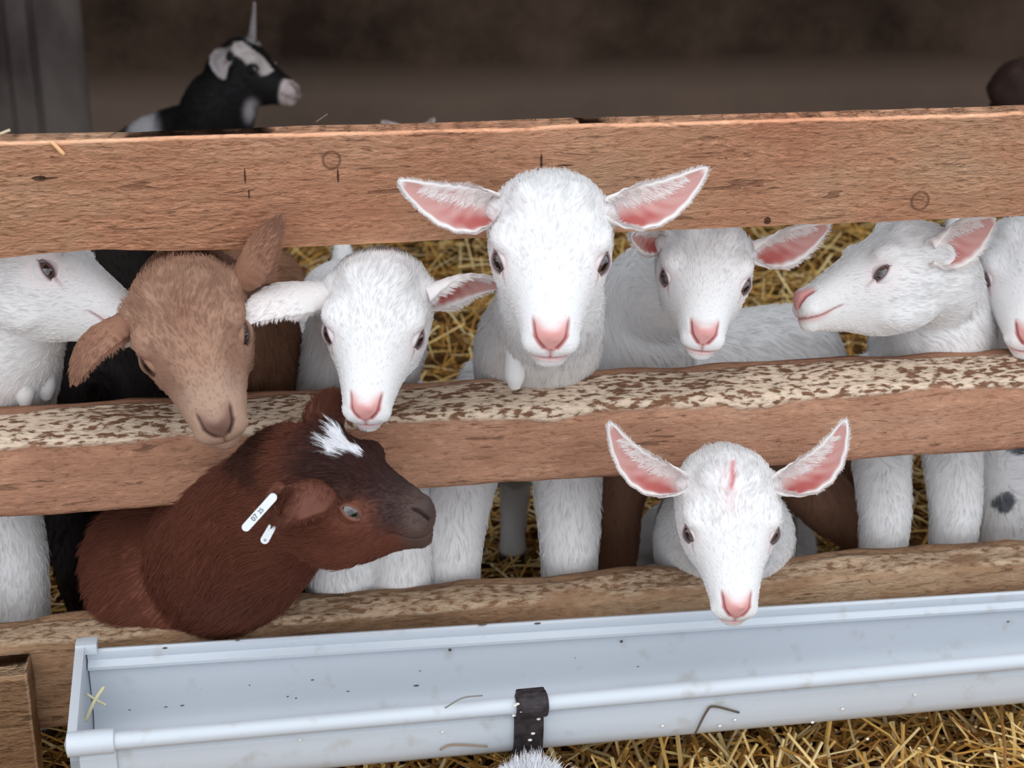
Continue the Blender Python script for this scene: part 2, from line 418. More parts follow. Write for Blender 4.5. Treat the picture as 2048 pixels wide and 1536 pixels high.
def fur_curves(name, roots, dirs, norms, lens, cols, parent, base, rad=.00021, npt=5, droop=.35, clump=0, seed=1, curl=.12, lift=.42):
    n = len(roots)
    if n == 0: return None
    rng = np.random.default_rng(seed)
    t = np.linspace(0, 1, npt)[None, :, None]
    d = dirs / (np.linalg.norm(dirs, axis=1)[:, None] + 1e-9)
    L = lens[:, None, None]
    j = rng.normal(0, curl, (n, 3)); 
    P = roots[:, None, :] + L * (t * (d + norms * lift)[:, None, :] + t ** 2 * (j - norms * droop)[:, None, :])
    if clump:
        ci = rng.choice(n, max(4, n // clump), replace=False)
        kd = KDTree(len(ci))
        for k, i in enumerate(ci): kd.insert(roots[i], k)
        kd.balance()
        near = np.array([kd.find(r)[1] for r in roots]); own = ci[near]
        dist = np.linalg.norm(roots - roots[own], axis=1)
        wgt = np.clip(1 - dist / (lens * 1.2 + 1e-6), 0, 1)[:, None, None] * .62
        P = P + (P[own] - P) * (t ** 1.6) * wgt
    P = P - base
    hc = bpy.data.hair_curves.new(name); hc.add_curves([npt] * n)
    hc.attributes['position'].data.foreach_set('vector', P.astype(np.float32).ravel())
    ra = hc.attributes.get('radius') or hc.attributes.new('radius', 'FLOAT', 'POINT')
    rr = (rad * (1 - .8 * t[0, :, 0] ** 1.5))[None, :] * rng.uniform(.7, 1.3, (n, 1))
    ra.data.foreach_set('value', rr.astype(np.float32).ravel())
    ca = hc.attributes.new('Col', 'FLOAT_COLOR', 'POINT')
    cc = np.ones((n, npt, 4)); cc[:, :, :3] = cols[:, None, :]
    ca.data.foreach_set('color', cc.astype(np.float32).ravel())
    hc.materials.append(M_FUR)
    o = bpy.data.objects.new(name, hc); COL.objects.link(o); o.parent = parent
    return o

EAR_U = [0, .08, .2, .35, .5, .65, .78, .88, .95, 1.0]
EAR_W = [.55, .62, .82, 1.0, .98, .82, .60, .39, .22, .02]
def make_ear(parent, base, bpt, tip, facing, W, pal, coat, bend=(0, 0, 0), fold=1.0, furl=.004, seed=1, patch=None, fringe=1.0, tag_=None, cup=1.0, notch=False):
    bpt = np.array(bpt, float); tip = np.array(tip, float); bend = np.array(bend, float)
    nu, nv = 44, 22; rng = np.random.default_rng(seed)
    L = np.linalg.norm(tip - bpt)
    pts = []; Nn = []; Ss = []; Tt = []
    n0 = np.array(facing, float)
    us = np.linspace(0, 1, nu)
    C = bpt + (tip - bpt) * us[:, None] + bend * (np.sin(us * math.pi))[:, None]
    T = np.gradient(C, axis=0); T /= np.linalg.norm(T, axis=1)[:, None]
    wv = np.interp(us, EAR_U, EAR_W) * W
    phi = np.radians(np.interp(us, [0, .15, .35, .7, 1], [150, 105, 72, 52, 30])) * cup
    nm = n0 - T[nu // 2] * n0.dot(T[nu // 2]); hs = 1.0 if np.cross(T[nu // 2], nm).dot(CM[:, 1]) > 0 else -1.0
    G = np.zeros((nu, nv, 3)); Nrm = np.zeros((nu, nv, 3))
    vs = np.linspace(-1, 1, nv)
    for i in range(nu):
        n = n0 - T[i] * n0.dot(T[i]); n /= np.linalg.norm(n); s = np.cross(T[i], n)
        ph = phi[i]; rad = wv[i] / math.sin(min(ph, math.pi / 2))
        wob = 1 + .03 * math.sin(i * 1.1 + seed)
        a = vs * ph
        G[i] = C[i] + s * (rad * np.sin(a) * wob)[:, None] + n * (rad * (1 - np.cos(a)) * .85 - rad * .2)[:, None]
        Nrm[i] = -s * np.sin(a)[:, None] + n * np.cos(a)[:, None]
    if notch:
        m_ = smoothstep(.86, 1.0, us)[:, None] * np.exp(-((vs[None, :] - .25) / .3) ** 2)
        G -= T[:, None, :] * (m_ * .006)[:, :, None]
    th = .0013
    V = np.concatenate([(G + Nrm * th).reshape(-1, 3), (G - Nrm * th).reshape(-1, 3)])
    U2 = np.repeat(us, nv); V2 = np.tile(vs, nu)
    cin = np.empty((nu * nv, 3)); cout = np.empty((nu * nv, 3))
    a = lin(pal['earin']); b = lin(pal['earin2']); o_ = lin(pal['earout'])
    deep = np.exp(-((U2 - .26) / .24) ** 2) * np.exp(-((V2 * hs + .42) / .34) ** 2) + .25 * np.sin(U2 * 40 + V2 * hs * 9) * np.exp(-((V2 * hs) / .6) ** 2) * np.exp(-((U2 - .5) / .3) ** 2)
    cin[:] = a; cin += (b - a) * np.clip(deep * 1.3, 0, 1)[:, None]
    rim = np.maximum(np.maximum(smoothstep(.74, .90, np.abs(V2)), smoothstep(.93, .985, U2)), smoothstep(.70, .20, U2 + (1 - V2 * hs) * .42) * .8)[:, None]
    base_w = smoothstep(.14, .03, U2)[:, None]
    cin = cin * (1 - rim) + o_ * rim; cin = cin * (1 - base_w * .4) + o_ * base_w * .4
    cout[:] = o_
    if patch is not None: cout = patch(U2, V2, cout)
    Fc = []; nn = nu * nv
    for i in range(nu - 1):
        for k in range(nv - 1):
            q = i * nv + k; Fc.append((q, q + nv, q + nv + 1, q + 1)); Fc.append((nn + q, nn + q + 1, nn + q + nv + 1, nn + q + nv))
    bd = [k for k in range(nv)] + [i * nv + nv - 1 for i in range(1, nu)] + [(nu - 1) * nv + k for k in range(nv - 2, -1, -1)] + [i * nv for i in range(nu - 2, 0, -1)]
    for i in range(len(bd)):
        p, q = bd[i], bd[(i + 1) % len(bd)]; Fc.append((p, q, nn + q, nn + p))
    ear = mesh_obj('ear', V - base, Fc, M_EAR, parent, np.concatenate([cin, cout]))
    # hair: outer coat, rim fringe, hairs lying across the inside
    def samp(u, v):
        i = np.clip(u * (nu - 1), 0, nu - 1.001); k = np.clip((v + 1) / 2 * (nv - 1), 0, nv - 1.001)
        i0 = i.astype(int); k0 = k.astype(int); fi = (i - i0)[:, None]; fk = (k - k0)[:, None]
        g = lambda A: (A[i0, k0] * (1 - fi) * (1 - fk) + A[i0 + 1, k0] * fi * (1 - fk) + A[i0, k0 + 1] * (1 - fi) * fk + A[i0 + 1, k0 + 1] * fi * fk)
        return g(G), g(Nrm)
    R = []; D = []; N_ = []; Ln = []; Cc = []
    n1 = int(1500 * fringe ** .3)
    u = rng.uniform(0, .97, n1); v = rng.uniform(-1, 1, n1); p, nr = samp(u, v)
    R.append(p - nr * th); D.append(T[(u * (nu - 1)).astype(int)]); N_.append(-nr * .35); Ln.append(np.full(n1, furl) * rng.uniform(.6, 1.2, n1))
    Cc.append((patch(u, v, np.tile(o_, (n1, 1))) if patch is not None else np.tile(o_, (n1, 1))) * rng.uniform(.82, 1.05, (n1, 1)))
    for side in (-1, 1):
        n2 = int(520 * fringe)
        u = rng.beta(1.3, 1.7, n2) * .95; v = np.full(n2, side * .97) + rng.uniform(-.05, .03, n2); p, nr = samp(u, v)
        tt = T[(u * (nu - 1)).astype(int)]; s_ = np.cross(tt, nr) * side
        R.append(p); D.append(s_ * rng.uniform(.3, 1.0, (n2, 1)) + tt * rng.uniform(.4, 1.1, (n2, 1))); N_.append(nr * .2)
        Ln.append(rng.uniform(.5, 1.2, n2) * (.0045 + .004 * np.exp(-((u - .25) / .25) ** 2))); Cc.append(np.tile(lin(pal['earout']), (n2, 1)) * rng.uniform(.85, 1.05, (n2, 1)))
    n3 = int(760 * fringe)
    u = rng.uniform(.04, .82, n3); v = rng.uniform(.30, .95, n3) * hs; p, nr = samp(u, v)
    tt = T[(u * (nu - 1)).astype(int)]; s_ = np.cross(tt, nr)
    R.append(p + nr * th); D.append(s_ * rng.uniform(.5, 1.0, (n3, 1)) * -hs + tt * .7); N_.append(nr * .6); Ln.append(rng.uniform(.006, .013, n3) * W / .018)
    Cc.append(np.tile(lin(pal['earout']), (n3, 1)) * rng.uniform(.85, 1.05, (n3, 1)))
    fur_curves('ear_fur', np.concatenate(R), np.concatenate(D), np.concatenate(N_), np.concatenate(Ln), np.concatenate(Cc), ear, base, rad=.00017, clump=9, seed=seed)
    return ear, G

GG = 'young goat kids in the straw pen'
def goat(label, eye, Y, rot, s=1.0, pal=WH, neck=(), chest=None, rump=None, tr=.075, trz=None, ears=(), ff=None, hf=None, lying=False,
         colfn=None, furn=15000, furlen=1.0, vox=.0035, detail=True, seed=1, dome=.66, muz=1.0, wattles=(), cat='goat', eopen=(18, 15), furrad=.00021, ncol=.0, tail=True, eo=(.58, .78, .24), ml=1.0, sides=(-1, 1), fl=None, legs=True):
    rng = np.random.default_rng(seed)
    E = at(eye[0], eye[1], Y); M = cam_rot(*rot)
    def h2w(p):
        p = np.array(p, float); p[..., 1] = np.where(p[..., 1] > 0, p[..., 1] * ml, p[..., 1])
        return E + (p * s) @ M.T
    def toL(c):
        L = ((c - E) @ M) / s; L[..., 1] = np.where(L[..., 1] > 0, L[..., 1] / ml, L[..., 1]); return L
    mb = MB()
    for V, Fc in head_mesh(dome, muz): mb.add(h2w(V), Fc)
    # neck
    chest = np.array(chest, float); rump = np.array(rump, float)
    f = rump - chest; f[2] *= .3; f /= np.linalg.norm(f)
    side = np.cross(f, (0, 0, 1)); side /= np.linalg.norm(side)
    P = [h2w((0, -.030, -.012)), h2w((0, -.058, -.012))]; R = [.036 * s, .039 * s]
    for p, r in neck: P.append(np.array(p)); R.append(r)
    P += [chest + f * .02 + np.array([0, 0, .01]), chest + f * .07]; R += [tr * .84, tr * .8]
    P, R = spline(P, R, 8); mb.add(*tube(P, R, 22))
    # torso
    L = np.linalg.norm(rump - chest); tz = trz or tr * 1.12
    uu = np.array([0, .12, .3, .5, .7, .88, 1.0]); pr = np.array([.55, .86, 1.0, 1.06, 1.04, .9, .5])
    TP = chest + (rump - chest) * uu[:, None]; TP[:, 2] += tr * np.array([-.05, 0, .02, -.04, -.02, .04, .02])
    TP_, TR_ = spline(TP, pr, 5); mb.add(*tube(TP_, TR_ * tr, 26, TR_ * tz, up=(0, 0, 1)))
    # legs
    feet = []
    if not lying and legs:
        z0 = chest[2]
        fpos = ff or [tuple((chest + f * .03 + side * tr * .58 * k)[:2]) for k in (-1, 1)]
        for k, (fx, fy) in zip((-1, 1), fpos):
            top = chest + f * .05 + side * tr * .5 * k; ft = np.array([fx, fy, .006])
            top2 = np.array([top[0] * .3 + fx * .7, top[1] * .5 + fy * .5, z0 * .80])
            pts = [top, top2, np.array([fx, fy, z0 * .62]), np.array([fx, fy - .002, z0 * .42]), np.array([fx, fy, z0 * .22]), np.array([fx, fy + .002, .045]), np.array([fx, fy, .022]), ft]
            l = fl or 1.0
            rr = [.040, .034 * l, .028 * l, .0235 * l, .0185 * l, .016, .0165, .0155]
            Q, S = spline(pts, rr, 5); mb.add(*tube(Q, S, 16)); feet.append(ft)
        hp = hf or [tuple((rump - f * .035 + side * tr * .6 * k)[:2]) for k in (-1, 1)]
        zr = rump[2]
        for k, (fx, fy) in zip((-1, 1), hp):
            top = rump - f * .05 + side * tr * .45 * k; ft = np.array([fx, fy, .006]); F2 = f * .03
            pts = [top, top - f * .01 + np.array([0, 0, -zr * .22]), np.array([fx, fy, zr * .55]) - F2 * .6, np.array([fx, fy, zr * .36]) + F2, np.array([fx, fy, zr * .18]) + F2 * .3, np.array([fx, fy, .03]), ft]
            rr = [.048, .044, .032, .020, .015, .0155, .015]
            Q, S = spline(pts, rr, 5); mb.add(*tube(Q, S, 16)); feet.append(ft)
    elif legs:
        for k in (-1, 1):
            a = chest + f * .05 + side * tr * .75 * k; a[2] = max(.035, a[2] - tr * .6)
            b = a - f * .09; b[2] = .026; c = b + f * .10 + side * k * .012; c[2] = .018
            Q, S = spline([a, b, c], [.034, .022, .015], 6); mb.add(*tube(Q, S, 14))
            a = rump - f * .09 + side * tr * .7 * k; a[2] = max(.05, a[2] - tr * .4)
            b = a - f * .07 + side * k * .02; b[2] = .035; c = b + f * .13; c[2] = .02
            Q, S = spline([a, b, c], [.052, .030, .015], 6); mb.add(*tube(Q, S, 14))
    if tail:
        a = rump + f * tr * .3 + np.array([0, 0, tr * .6]); Q, S = spline([a - f * .02, a + f * .02 + np.array([0, 0, .01]), a + f * .045 + np.array([0, 0, .03])], [.014, .012, .005], 5)
        mb.add(*tube(Q, S, 12))
    tmp = mb.build('tmp', None)
    md = tmp.modifiers.new('r', 'REMESH'); md.mode = 'VOXEL'; md.voxel_size = vox
    md2 = tmp.modifiers.new('s', 'SMOOTH'); md2.factor = .5; md2.iterations = 5 if detail else 6
    dg = bpy.context.evaluated_depsgraph_get(); me = bpy.data.meshes.new_from_object(tmp.evaluated_get(dg))
    old = tmp.data; bpy.data.objects.remove(tmp); bpy.data.meshes.remove(old)
    MI = np.linalg.inv(M)
    def getco(me):
        c = np.empty(len(me.vertices) * 3); me.vertices.foreach_get('co', c); return c.reshape(-1, 3)
    if detail:
        for lim, rr_ in ((-.05, 1), (.038, 1)):
            bm = bmesh.new(); bm.from_mesh(me); bm.verts.ensure_lookup_table()
            Lc = toL(getco(me))
            ok = (Lc[:, 1] > lim) & (np.abs(Lc[:, 0]) < .07) & (Lc[:, 2] > -.065) & (Lc[:, 2] < .06) & (Lc[:, 1] < .1)
            es = [e_ for e_ in bm.edges if ok[e_.verts[0].index] and ok[e_.verts[1].index]]
            bmesh.ops.subdivide_edges(bm, edges=es, cuts=1, use_grid_fill=True)
            bmesh.ops.triangulate(bm, faces=[f_ for f_ in bm.faces if len(f_.verts) > 4])
            bm.to_mesh(me); bm.free()
            # relax
            co = getco(me); ne = len(me.edges); ed = np.empty(ne * 2, int); me.edges.foreach_get('vertices', ed); ed = ed.reshape(-1, 2)
            Lc = toL(co); ok = (Lc[:, 1] > lim - .006) & (Lc[:, 1] < .1) & (np.abs(Lc[:, 0]) < .075) & (np.abs(Lc[:, 2]) < .07)
            for it in range(3):
                acc = np.zeros_like(co); cnt = np.zeros(len(co))
                for a, b in ((0, 1), (1, 0)):
                    np.add.at(acc, ed[:, a], co[ed[:, b]]); np.add.at(cnt, ed[:, a], 1)
                av = acc / np.maximum(cnt, 1)[:, None]
                co[ok] += (av - co)[ok] * .5
            me.vertices.foreach_set('co', co.ravel()); me.update()
    co = getco(me); nv = len(co)
    no = np.empty(nv * 3); me.vertex_normals.foreach_get('vector', no); no = no.reshape(-1, 3)
    Lc = toL(co); Ln = no @ M
    # --- carved face details
    def masks(Lc, Ln):
        xz = Lc[:, [0, 2]]; ax = np.abs(xz[:, 0]); A = np.stack([ax, xz[:, 1]], 1)
        infr = (Lc[:, 1] > .058) & (Lc[:, 1] < .1) & (ax < .03) & (Lc[:, 2] > -.06) & (Lc[:, 2] < .03)
        d1, t1 = seg_dist(A, (.0045, -.0160), (.0108, -.0088)); d2, t2 = seg_dist(A, (.0108, -.0085), (.0128, -.0035))
        nost = np.exp(-(np.minimum(d1, d2) / .0014) ** 2) * infr * (Lc[:, 1] > .062)
        ymz = .078 - Lc[:, 1]
        zm = -.0262 + .0065 * smoothstep(.008, .036, ymz)
        inm = (Lc[:, 1] > .040) & (Lc[:, 1] < .1) & (ax < .03) & (Lc[:, 2] < .01) & (Lc[:, 2] > -.06)
        mouth = np.exp(-((Lc[:, 2] - zm) / .0011) ** 2) * inm * smoothstep(.040, .048, Lc[:, 1]) * (Ln[:, 2] < .6)
        phil = np.exp(-(Lc[:, 0] / .0009) ** 2) * infr * (Lc[:, 2] < -.016) * (Lc[:, 2] > -.028)
        hw = .0052 + np.clip(Lc[:, 2] + .0175, 0, .02) * .85
        pad = infr * smoothstep(.0012, -.0008, ax - np.minimum(hw, .0128)) * smoothstep(-.0185, -.0165, Lc[:, 2]) * smoothstep(.0015, -.0035, Lc[:, 2]) * (Lc[:, 1] > .062)
        lip = np.exp(-((Lc[:, 2] - zm) / .0032) ** 2) * inm * smoothstep(.05, .062, Lc[:, 1]) * (Ln[:, 2] < .6)
        lip = np.maximum(lip, np.exp(-(Lc[:, 0] / .0028) ** 2) * infr * (Lc[:, 2] < -.014) * (Lc[:, 2] > -.03))
        return nost, mouth, phil, pad, lip
    nost, mouth, phil, pad, lip = masks(Lc, Ln)
    # eyes
    bvh = BVHTree.FromPolygons(co.tolist(), [tuple(p.vertices) for p in me.polygons])
    eyes = []
    for sx in (-1, 1):
        o = np.array([sx * eo[0], eo[1], eo[2]]); o /= np.linalg.norm(o)
        ow = M @ o; src = h2w((sx * .0335, .004, .001)) + ow * .06
        hit = bvh.ray_cast(Vector(src), Vector(-ow))[0]
        if hit is None: hit = Vector(h2w((sx * .040, .003, 0)))
        Pp = np.array(hit); rb = .0126 * s; eyes.append((sx, o, Pp, Pp - ow * rb * .76, rb))
    if detail:
        for sx, o, Pp, c, rb in eyes:
            d = np.linalg.norm(co - Pp, axis=1); co -= no * (np.exp(-(d / (.0080 * s)) ** 4) * .0016 * s)[:, None]
        co -= no * ((nost * .0028 + mouth * .0017 + phil * .0008 - pad * .0005) * s)[:, None]
        me.vertices.foreach_set('co', co.ravel()); me.update()
    base = np.array([chest[0], chest[1], 0.0])
    def colour(co, Lc, masks_):
        nost, mouth, phil, pad, lip = masks_
        c = np.tile(lin(pal['base']), (len(co), 1))
        if colfn: c = colfn(co, Lc, c)
        hd = (Lc[:, 1] > -.1) & (Lc[:, 1] < .1) & (np.abs(Lc[:, 0]) < .07) & (np.abs(Lc[:, 2]) < .07)
        def mixin(c, col, m): m = np.clip(m, 0, 1)[:, None]; return c * (1 - m) + lin(col) * m
        for sx, o, Pp, cc, rb in eyes:
            el = toL(Pp)
            d = np.linalg.norm(Lc - el, axis=1); c = mixin(c, pal['pink'], np.exp(-(d / .0125) ** 2) * .7 * hd)
            # tear line towards the nose
            A = el[[1, 2]] + np.array([.0065, -.0035]); B = el[[1, 2]] + np.array([.0150, -.0095])
            dd, tt = seg_dist(Lc[:, [1, 2]], A, B); c = mixin(c, (np.array(pal['lip']) * .55 + np.array(pal['rim']) * .45), np.exp(-(dd / .0013) ** 2) * .75 * (1 - tt * .7) * (Lc[:, 0] * sx > 0.012) * hd)
        c = mixin(c, pal['lip'], lip * .65); c = mixin(c, pal['nose'], pad); c = mixin(c, pal['dark'], nost * .9)
        c = mixin(c, pal['dark'], mouth * .7); c = mixin(c, pal['dark'], phil * .4)
        return c
    body_col = colour(co, Lc, (nost, mouth, phil, pad, lip))
    # hooves
    for ft in feet:
        m = (np.linalg.norm(co[:, :2] - ft[:2], axis=1) < .03) & (co[:, 2] < .028); body_col[m] = lin((70, 58, 50))
    me.vertices.foreach_set('co', (co - base).ravel()); me.update()
    a = me.color_attributes.new('Col', 'FLOAT_COLOR', 'POINT'); cc = np.ones((nv, 4)); cc[:, :3] = body_col; a.data.foreach_set('color', cc.ravel())
    me.materials.clear(); me.materials.append(M_SKIN); me.polygons.foreach_set('use_smooth', [True] * len(me.polygons))
    me.name = 'goat_kid'; g = bpy.data.objects.new('goat_kid', me); COL.objects.link(g); g.location = base
    tag(g, label, cat, GG)
    # eye parts
    for sx, o, Pp, c, rb in eyes:
        if sx not in sides: continue
        ol = o; hl = np.array([0, 1.0, -.62]); hl -= ol * hl.dot(ol); hl /= np.linalg.norm(hl)
        vl = np.cross(ol, hl) * (1 if sx > 0 else -1)
        if vl[2] < 0: vl = -vl
        O, H, Vv = M @ ol, M @ hl, M @ vl
        nA, nB = 40, 48; EV = []; EC = []
        for i in range(nA + 1):
            al = math.pi * i / nA
            for k in range(nB):
                be = 2 * math.pi * k / nB
                u_, v_, w_ = math.sin(al) * math.cos(be), math.sin(al) * math.sin(be), math.cos(al)
                EV.append(c + (H * u_ + Vv * v_ + O * w_) * rb)
                if w_ > 0 and abs(v_) < .15 and abs(u_) < .34: col = lin((8, 6, 8))
                elif w_ > 0 and math.hypot(u_, v_) < .56: col = lin(pal['iris']) * (.75 + .5 * abs(v_))
                elif w_ > 0 and math.hypot(u_, v_) < .64: col = lin((24, 16, 16))
                else: col = lin((150, 120, 116))
                EC.append(col)
        EF = [(i * nB + k, (i + 1) * nB + k, (i + 1) * nB + (k + 1) % nB, i * nB + (k + 1) % nB) for i in range(nA) for k in range(nB)]
        ey = mesh_obj('eye', np.array(EV) - base, EF, M_EYE, g, np.array(EC))
        LV = []; LF = []; LC = []; nT = 44; nE = 16
        skin = lin(pal['pink']); rimc = lin(pal['rim'])
        for sg, op in ((1, eopen[0]), (-1, eopen[1])):
            off = len(LV)
            for i in range(nT + 1):
                th = math.radians(-92 + 184 * i / nT)
                e0 = math.radians(op) * max(0, math.cos(min(1, abs(th) / math.radians(44)) * math.pi / 2)) ** .8
                for k in range(nE + 1):
                    q = k / nE; el = sg * (e0 + (math.radians(86) - e0) * q)
                    r_ = rb * (1.03 + .07 * math.exp(-((q - .10) / .08) ** 2)) if k else rb * 1.0
                    LV.append(c + (H * math.cos(el) * math.sin(th) + Vv * math.sin(el) + O * math.cos(el) * math.cos(th)) * r_)
                    m_ = math.exp(-(q / .085) ** 2); m2 = float(smoothstep(.07, .22, q)); LC.append((rimc * m_ + skin * (1 - m_)) * (1 - m2) + lin(pal['base']) * m2)
            for i in range(nT):
                for k in range(nE):
                    q = off + i * (nE + 1) + k; LF.append((q, q + 1, q + nE + 2, q + nE + 1) if sg > 0 else (q, q + nE + 1, q + nE + 2, q + 1))
        mesh_obj('eyelid', np.array(LV) - base, LF, M_SKIN, ey, np.array(LC))
    # ears
    out = []
    for k, e_ in enumerate(ears):
        e_ = dict(e_); sx = e_.pop('sx'); tip = e_.pop('tip'); fac = CM @ np.array(e_.pop('face'), float); bl = e_.pop('b', (.043, -.040, .013))
        out.append(make_ear(g, base, h2w((bl[0] * sx, bl[1], bl[2])), tip, fac, e_.pop('W', .018 * s), pal, None, seed=seed * 10 + k, furl=.0045 * furlen, **e_))
    # wattles
    for wp in wattles:
        p = np.array(wp); Q, S = spline([p + (0, 0, .022), p, p - (0, 0, .022), p - (0, 0, .034)], [.005, .008, .009, .005], 5)
        V_, F_ = tube(Q, S, 14); mesh_obj('wattle', np.array(V_) - base, F_, M_SKIN, g, np.tile(lin(pal['base']), (len(V_), 1)))
    # fur
    if furn:
        me.calc_loop_triangles(); nt_ = len(me.loop_triangles); tri = np.empty(nt_ * 3, int); me.loop_triangles.foreach_get('vertices', tri); tri = tri.reshape(-1, 3)
        A, B, Cc = co[tri[:, 0]], co[tri[:, 1]], co[tri[:, 2]]
        ar = np.linalg.norm(np.cross(B - A, Cc - A), axis=1); ctr = (A + B + Cc) / 3; nn = np.cross(B - A, Cc - A); nn /= np.linalg.norm(nn, axis=1)[:, None] + 1e-12
        vd = CP - ctr; dist = np.linalg.norm(vd, axis=1); vd /= dist[:, None]; fc = (nn * vd).sum(1)
        lc = ((ctr - E) @ M) / s; hd = np.linalg.norm(lc - (0, -.01, 0), axis=1)
        # thin out where far beyond the photograph's reach
        cc_ = (ctr - CP) @ CM; pxx = 1024 - FPX * cc_[:, 0] / cc_[:, 2]; pyy = 768 + FPX * cc_[:, 1] / cc_[:, 2]
        inside = (pxx > -120) & (pxx < 2170) & (pyy > -100) & (pyy < 1640)
        dens = ar * np.where(fc > -.3, 1.0, .0) * np.where(hd < .10, 1.9, 1.0) * np.where(inside, 1, .08) * np.where(ctr[:, 1] > .35, .35, 1)
        pick = rng.choice(nt_, furn, p=dens / dens.sum())
        r1, r2 = rng.random(furn), rng.random(furn); q = np.sqrt(r1); w0, w1, w2 = 1 - q, q * (1 - r2), q * r2
        T3 = tri[pick]; P = co[T3[:, 0]] * w0[:, None] + co[T3[:, 1]] * w1[:, None] + co[T3[:, 2]] * w2[:, None]
        Nn = no[T3[:, 0]] * w0[:, None] + no[T3[:, 1]] * w1[:, None] + no[T3[:, 2]] * w2[:, None]; Nn /= np.linalg.norm(Nn, axis=1)[:, None]
        Lp = toL(P); Lnn = Nn @ M
        mk = masks(Lp, Lnn); col = colour(P, Lp, mk)
        hdw = smoothstep(.115, .085, np.linalg.norm(Lp - (0, -.005, 0), axis=1))[:, None]
        # flow
        fl_h = np.stack([Lp[:, 0] * 6, -np.ones(furn), np.where(Lp[:, 2] > .02, .1, -.25)], 1)
        sw = np.exp(-((Lp[:, 1] + .022) / .02) ** 2) * (Lp[:, 2] > .02)
        fl_h[:, 0] += sw * np.sin(Lp[:, 0] * 90 + Lp[:, 1] * 50) * .5
        fl_w = fl_h @ M.T
        fb = np.tile(f, (furn, 1)) * .7 + np.array([0, 0, -.8])
        legm = P[:, 2] < chest[2] - tr * 1.1
        fb[legm] = (0, 0, -1)
        D = fl_w * hdw + fb * (1 - hdw)
        wn = np.array([noise.noise_vector(Vector(p * 45)) for p in P]); D = D / np.linalg.norm(D, axis=1)[:, None] + wn * (.40 - .18 * hdw)
        D -= Nn * (D * Nn).sum(1)[:, None]
        lh = np.interp(Lp[:, 1], [-.09, -.05, -.02, .02, .045, .065, .08], [.010, .0090, .0078, .0046, .0030, .0020, .0013])
        lh = lh * np.where(Lp[:, 2] > .03, 1.15, 1.0)
        ln = lh * hdw[:, 0] + .0125 * (1 - hdw[:, 0]); ln = np.where(legm, .010, ln)
        ln *= rng.uniform(.6, 1.2, furn) * furlen * s
        keep = (mk[3] < .3) & (mk[0] < .3) & (mk[1] < .5)
        for sx, o, Pp, c, rb in eyes:
            d = np.linalg.norm(P - Pp, axis=1); keep &= d > rb * .66; ln *= .30 + .70 * smoothstep(rb * .66, rb * 1.9, d)
        for ft in feet: keep &= ~((np.linalg.norm(P[:, :2] - ft[:2], axis=1) < .03) & (P[:, 2] < .03))
        col = col * rng.uniform(.86, 1.06, (furn, 1))
        fur_curves('fur', P[keep], D[keep], Nn[keep], ln[keep], np.clip(col[keep], 0, 1), g, base, rad=furrad, clump=14, seed=seed)
    return g, dict(E=E, M=M, base=base, h2w=h2w, ears=out)

def EAR(sx, px, py, Y, face, **k): return dict(sx=sx, tip=at(px, py, Y), face=face, **k)

#GOATS
# A: highest white kid looking at the camera, ears spread in front of the top rail
goat('tallest white kid facing the camera with pink spread ears in front of the top rail', (1101, 517), -.090, (44, 0, -1), 1.0, WH,
     neck=[(at(1100, 585, -.012), .042), (at(1095, 640, .045), .046), (at(1075, 700, .105), .056)],
     chest=at(1065, 800, .12), rump=at(1100, 640, .42), tr=.062,
     ears=[EAR(1, 797, 362, -.10, (-.1, .1, 1), bend=CM @ np.array([.004, -.009, -.004]), W=.0172),
           EAR(-1, 1415, 335, -.10, (.1, .15, 1), bend=CM @ np.array([0, -.010, -.004]), W=.0165)],
     ff=[tuple(at(905, 1100, .09)[:2]), tuple(at(1138, 1100, .09)[:2])], wattles=[at(1030, 700, .03)], seed=1, furn=26000)
# B
goat('white kid with lowered head and flat sideways ears, right beside the tan kid', (750, 664), -.030, (51, -1, -3), .92, WH,
     neck=[(at(755, 610, .03), .044), (at(740, 640, .085), .048), (at(730, 690, .125), .054)],
     chest=at(705, 820, .14), rump=at(690, 610, .44), tr=.062,
     ears=[EAR(1, 480, 652, -.045, (-.25, -.72, -.65), bend=CM @ np.array([-.004, .006, 0]), W=.0185, cup=.8, b=(.040, -.036, .012), fringe=.7),
           EAR(-1, 1006, 574, -.005, (.05, -.80, .55), bend=CM @ np.array([0, .004, 0]), W=.0170, b=(.038, -.036, .012))],
     ff=[tuple(at(675, 1150, .075)[:2]), tuple(at(797, 1150, .075)[:2])], seed=2, furn=24000, fl=1.1, eopen=(13, 8))

# C tan
def tan_c(co, L, c):
    m = np.exp(-((L[:, 1] + .005) / .02) ** 2) * np.exp(-(L[:, 0] / .016) ** 2) * (L[:, 2] > 0) * (np.abs(L[:, 1]) < .1)
    c = c * (1 - .45 * m[:, None]) + lin((120, 76, 58)) * .45 * m[:, None]
    hd = (np.linalg.norm(L, axis=1) < .11)
    d, t = seg_dist(np.stack([np.abs(L[:, 0]), L[:, 1]], 1), (.030, .012), (.017, .050)); k1 = (np.exp(-(d / .0055) ** 2) * hd * .5)[:, None]
    c = c * (1 - k1) + lin((112, 80, 66)) * k1
    k2 = (smoothstep(.030, .055, L[:, 1]) * hd * .45)[:, None]; c = c * (1 - k2) + lin((176, 150, 132)) * k2
    far = smoothstep(.08, .15, np.linalg.norm(L, axis=1))[:, None]
    return c * (1 - far) + lin((136, 98, 76)) * far
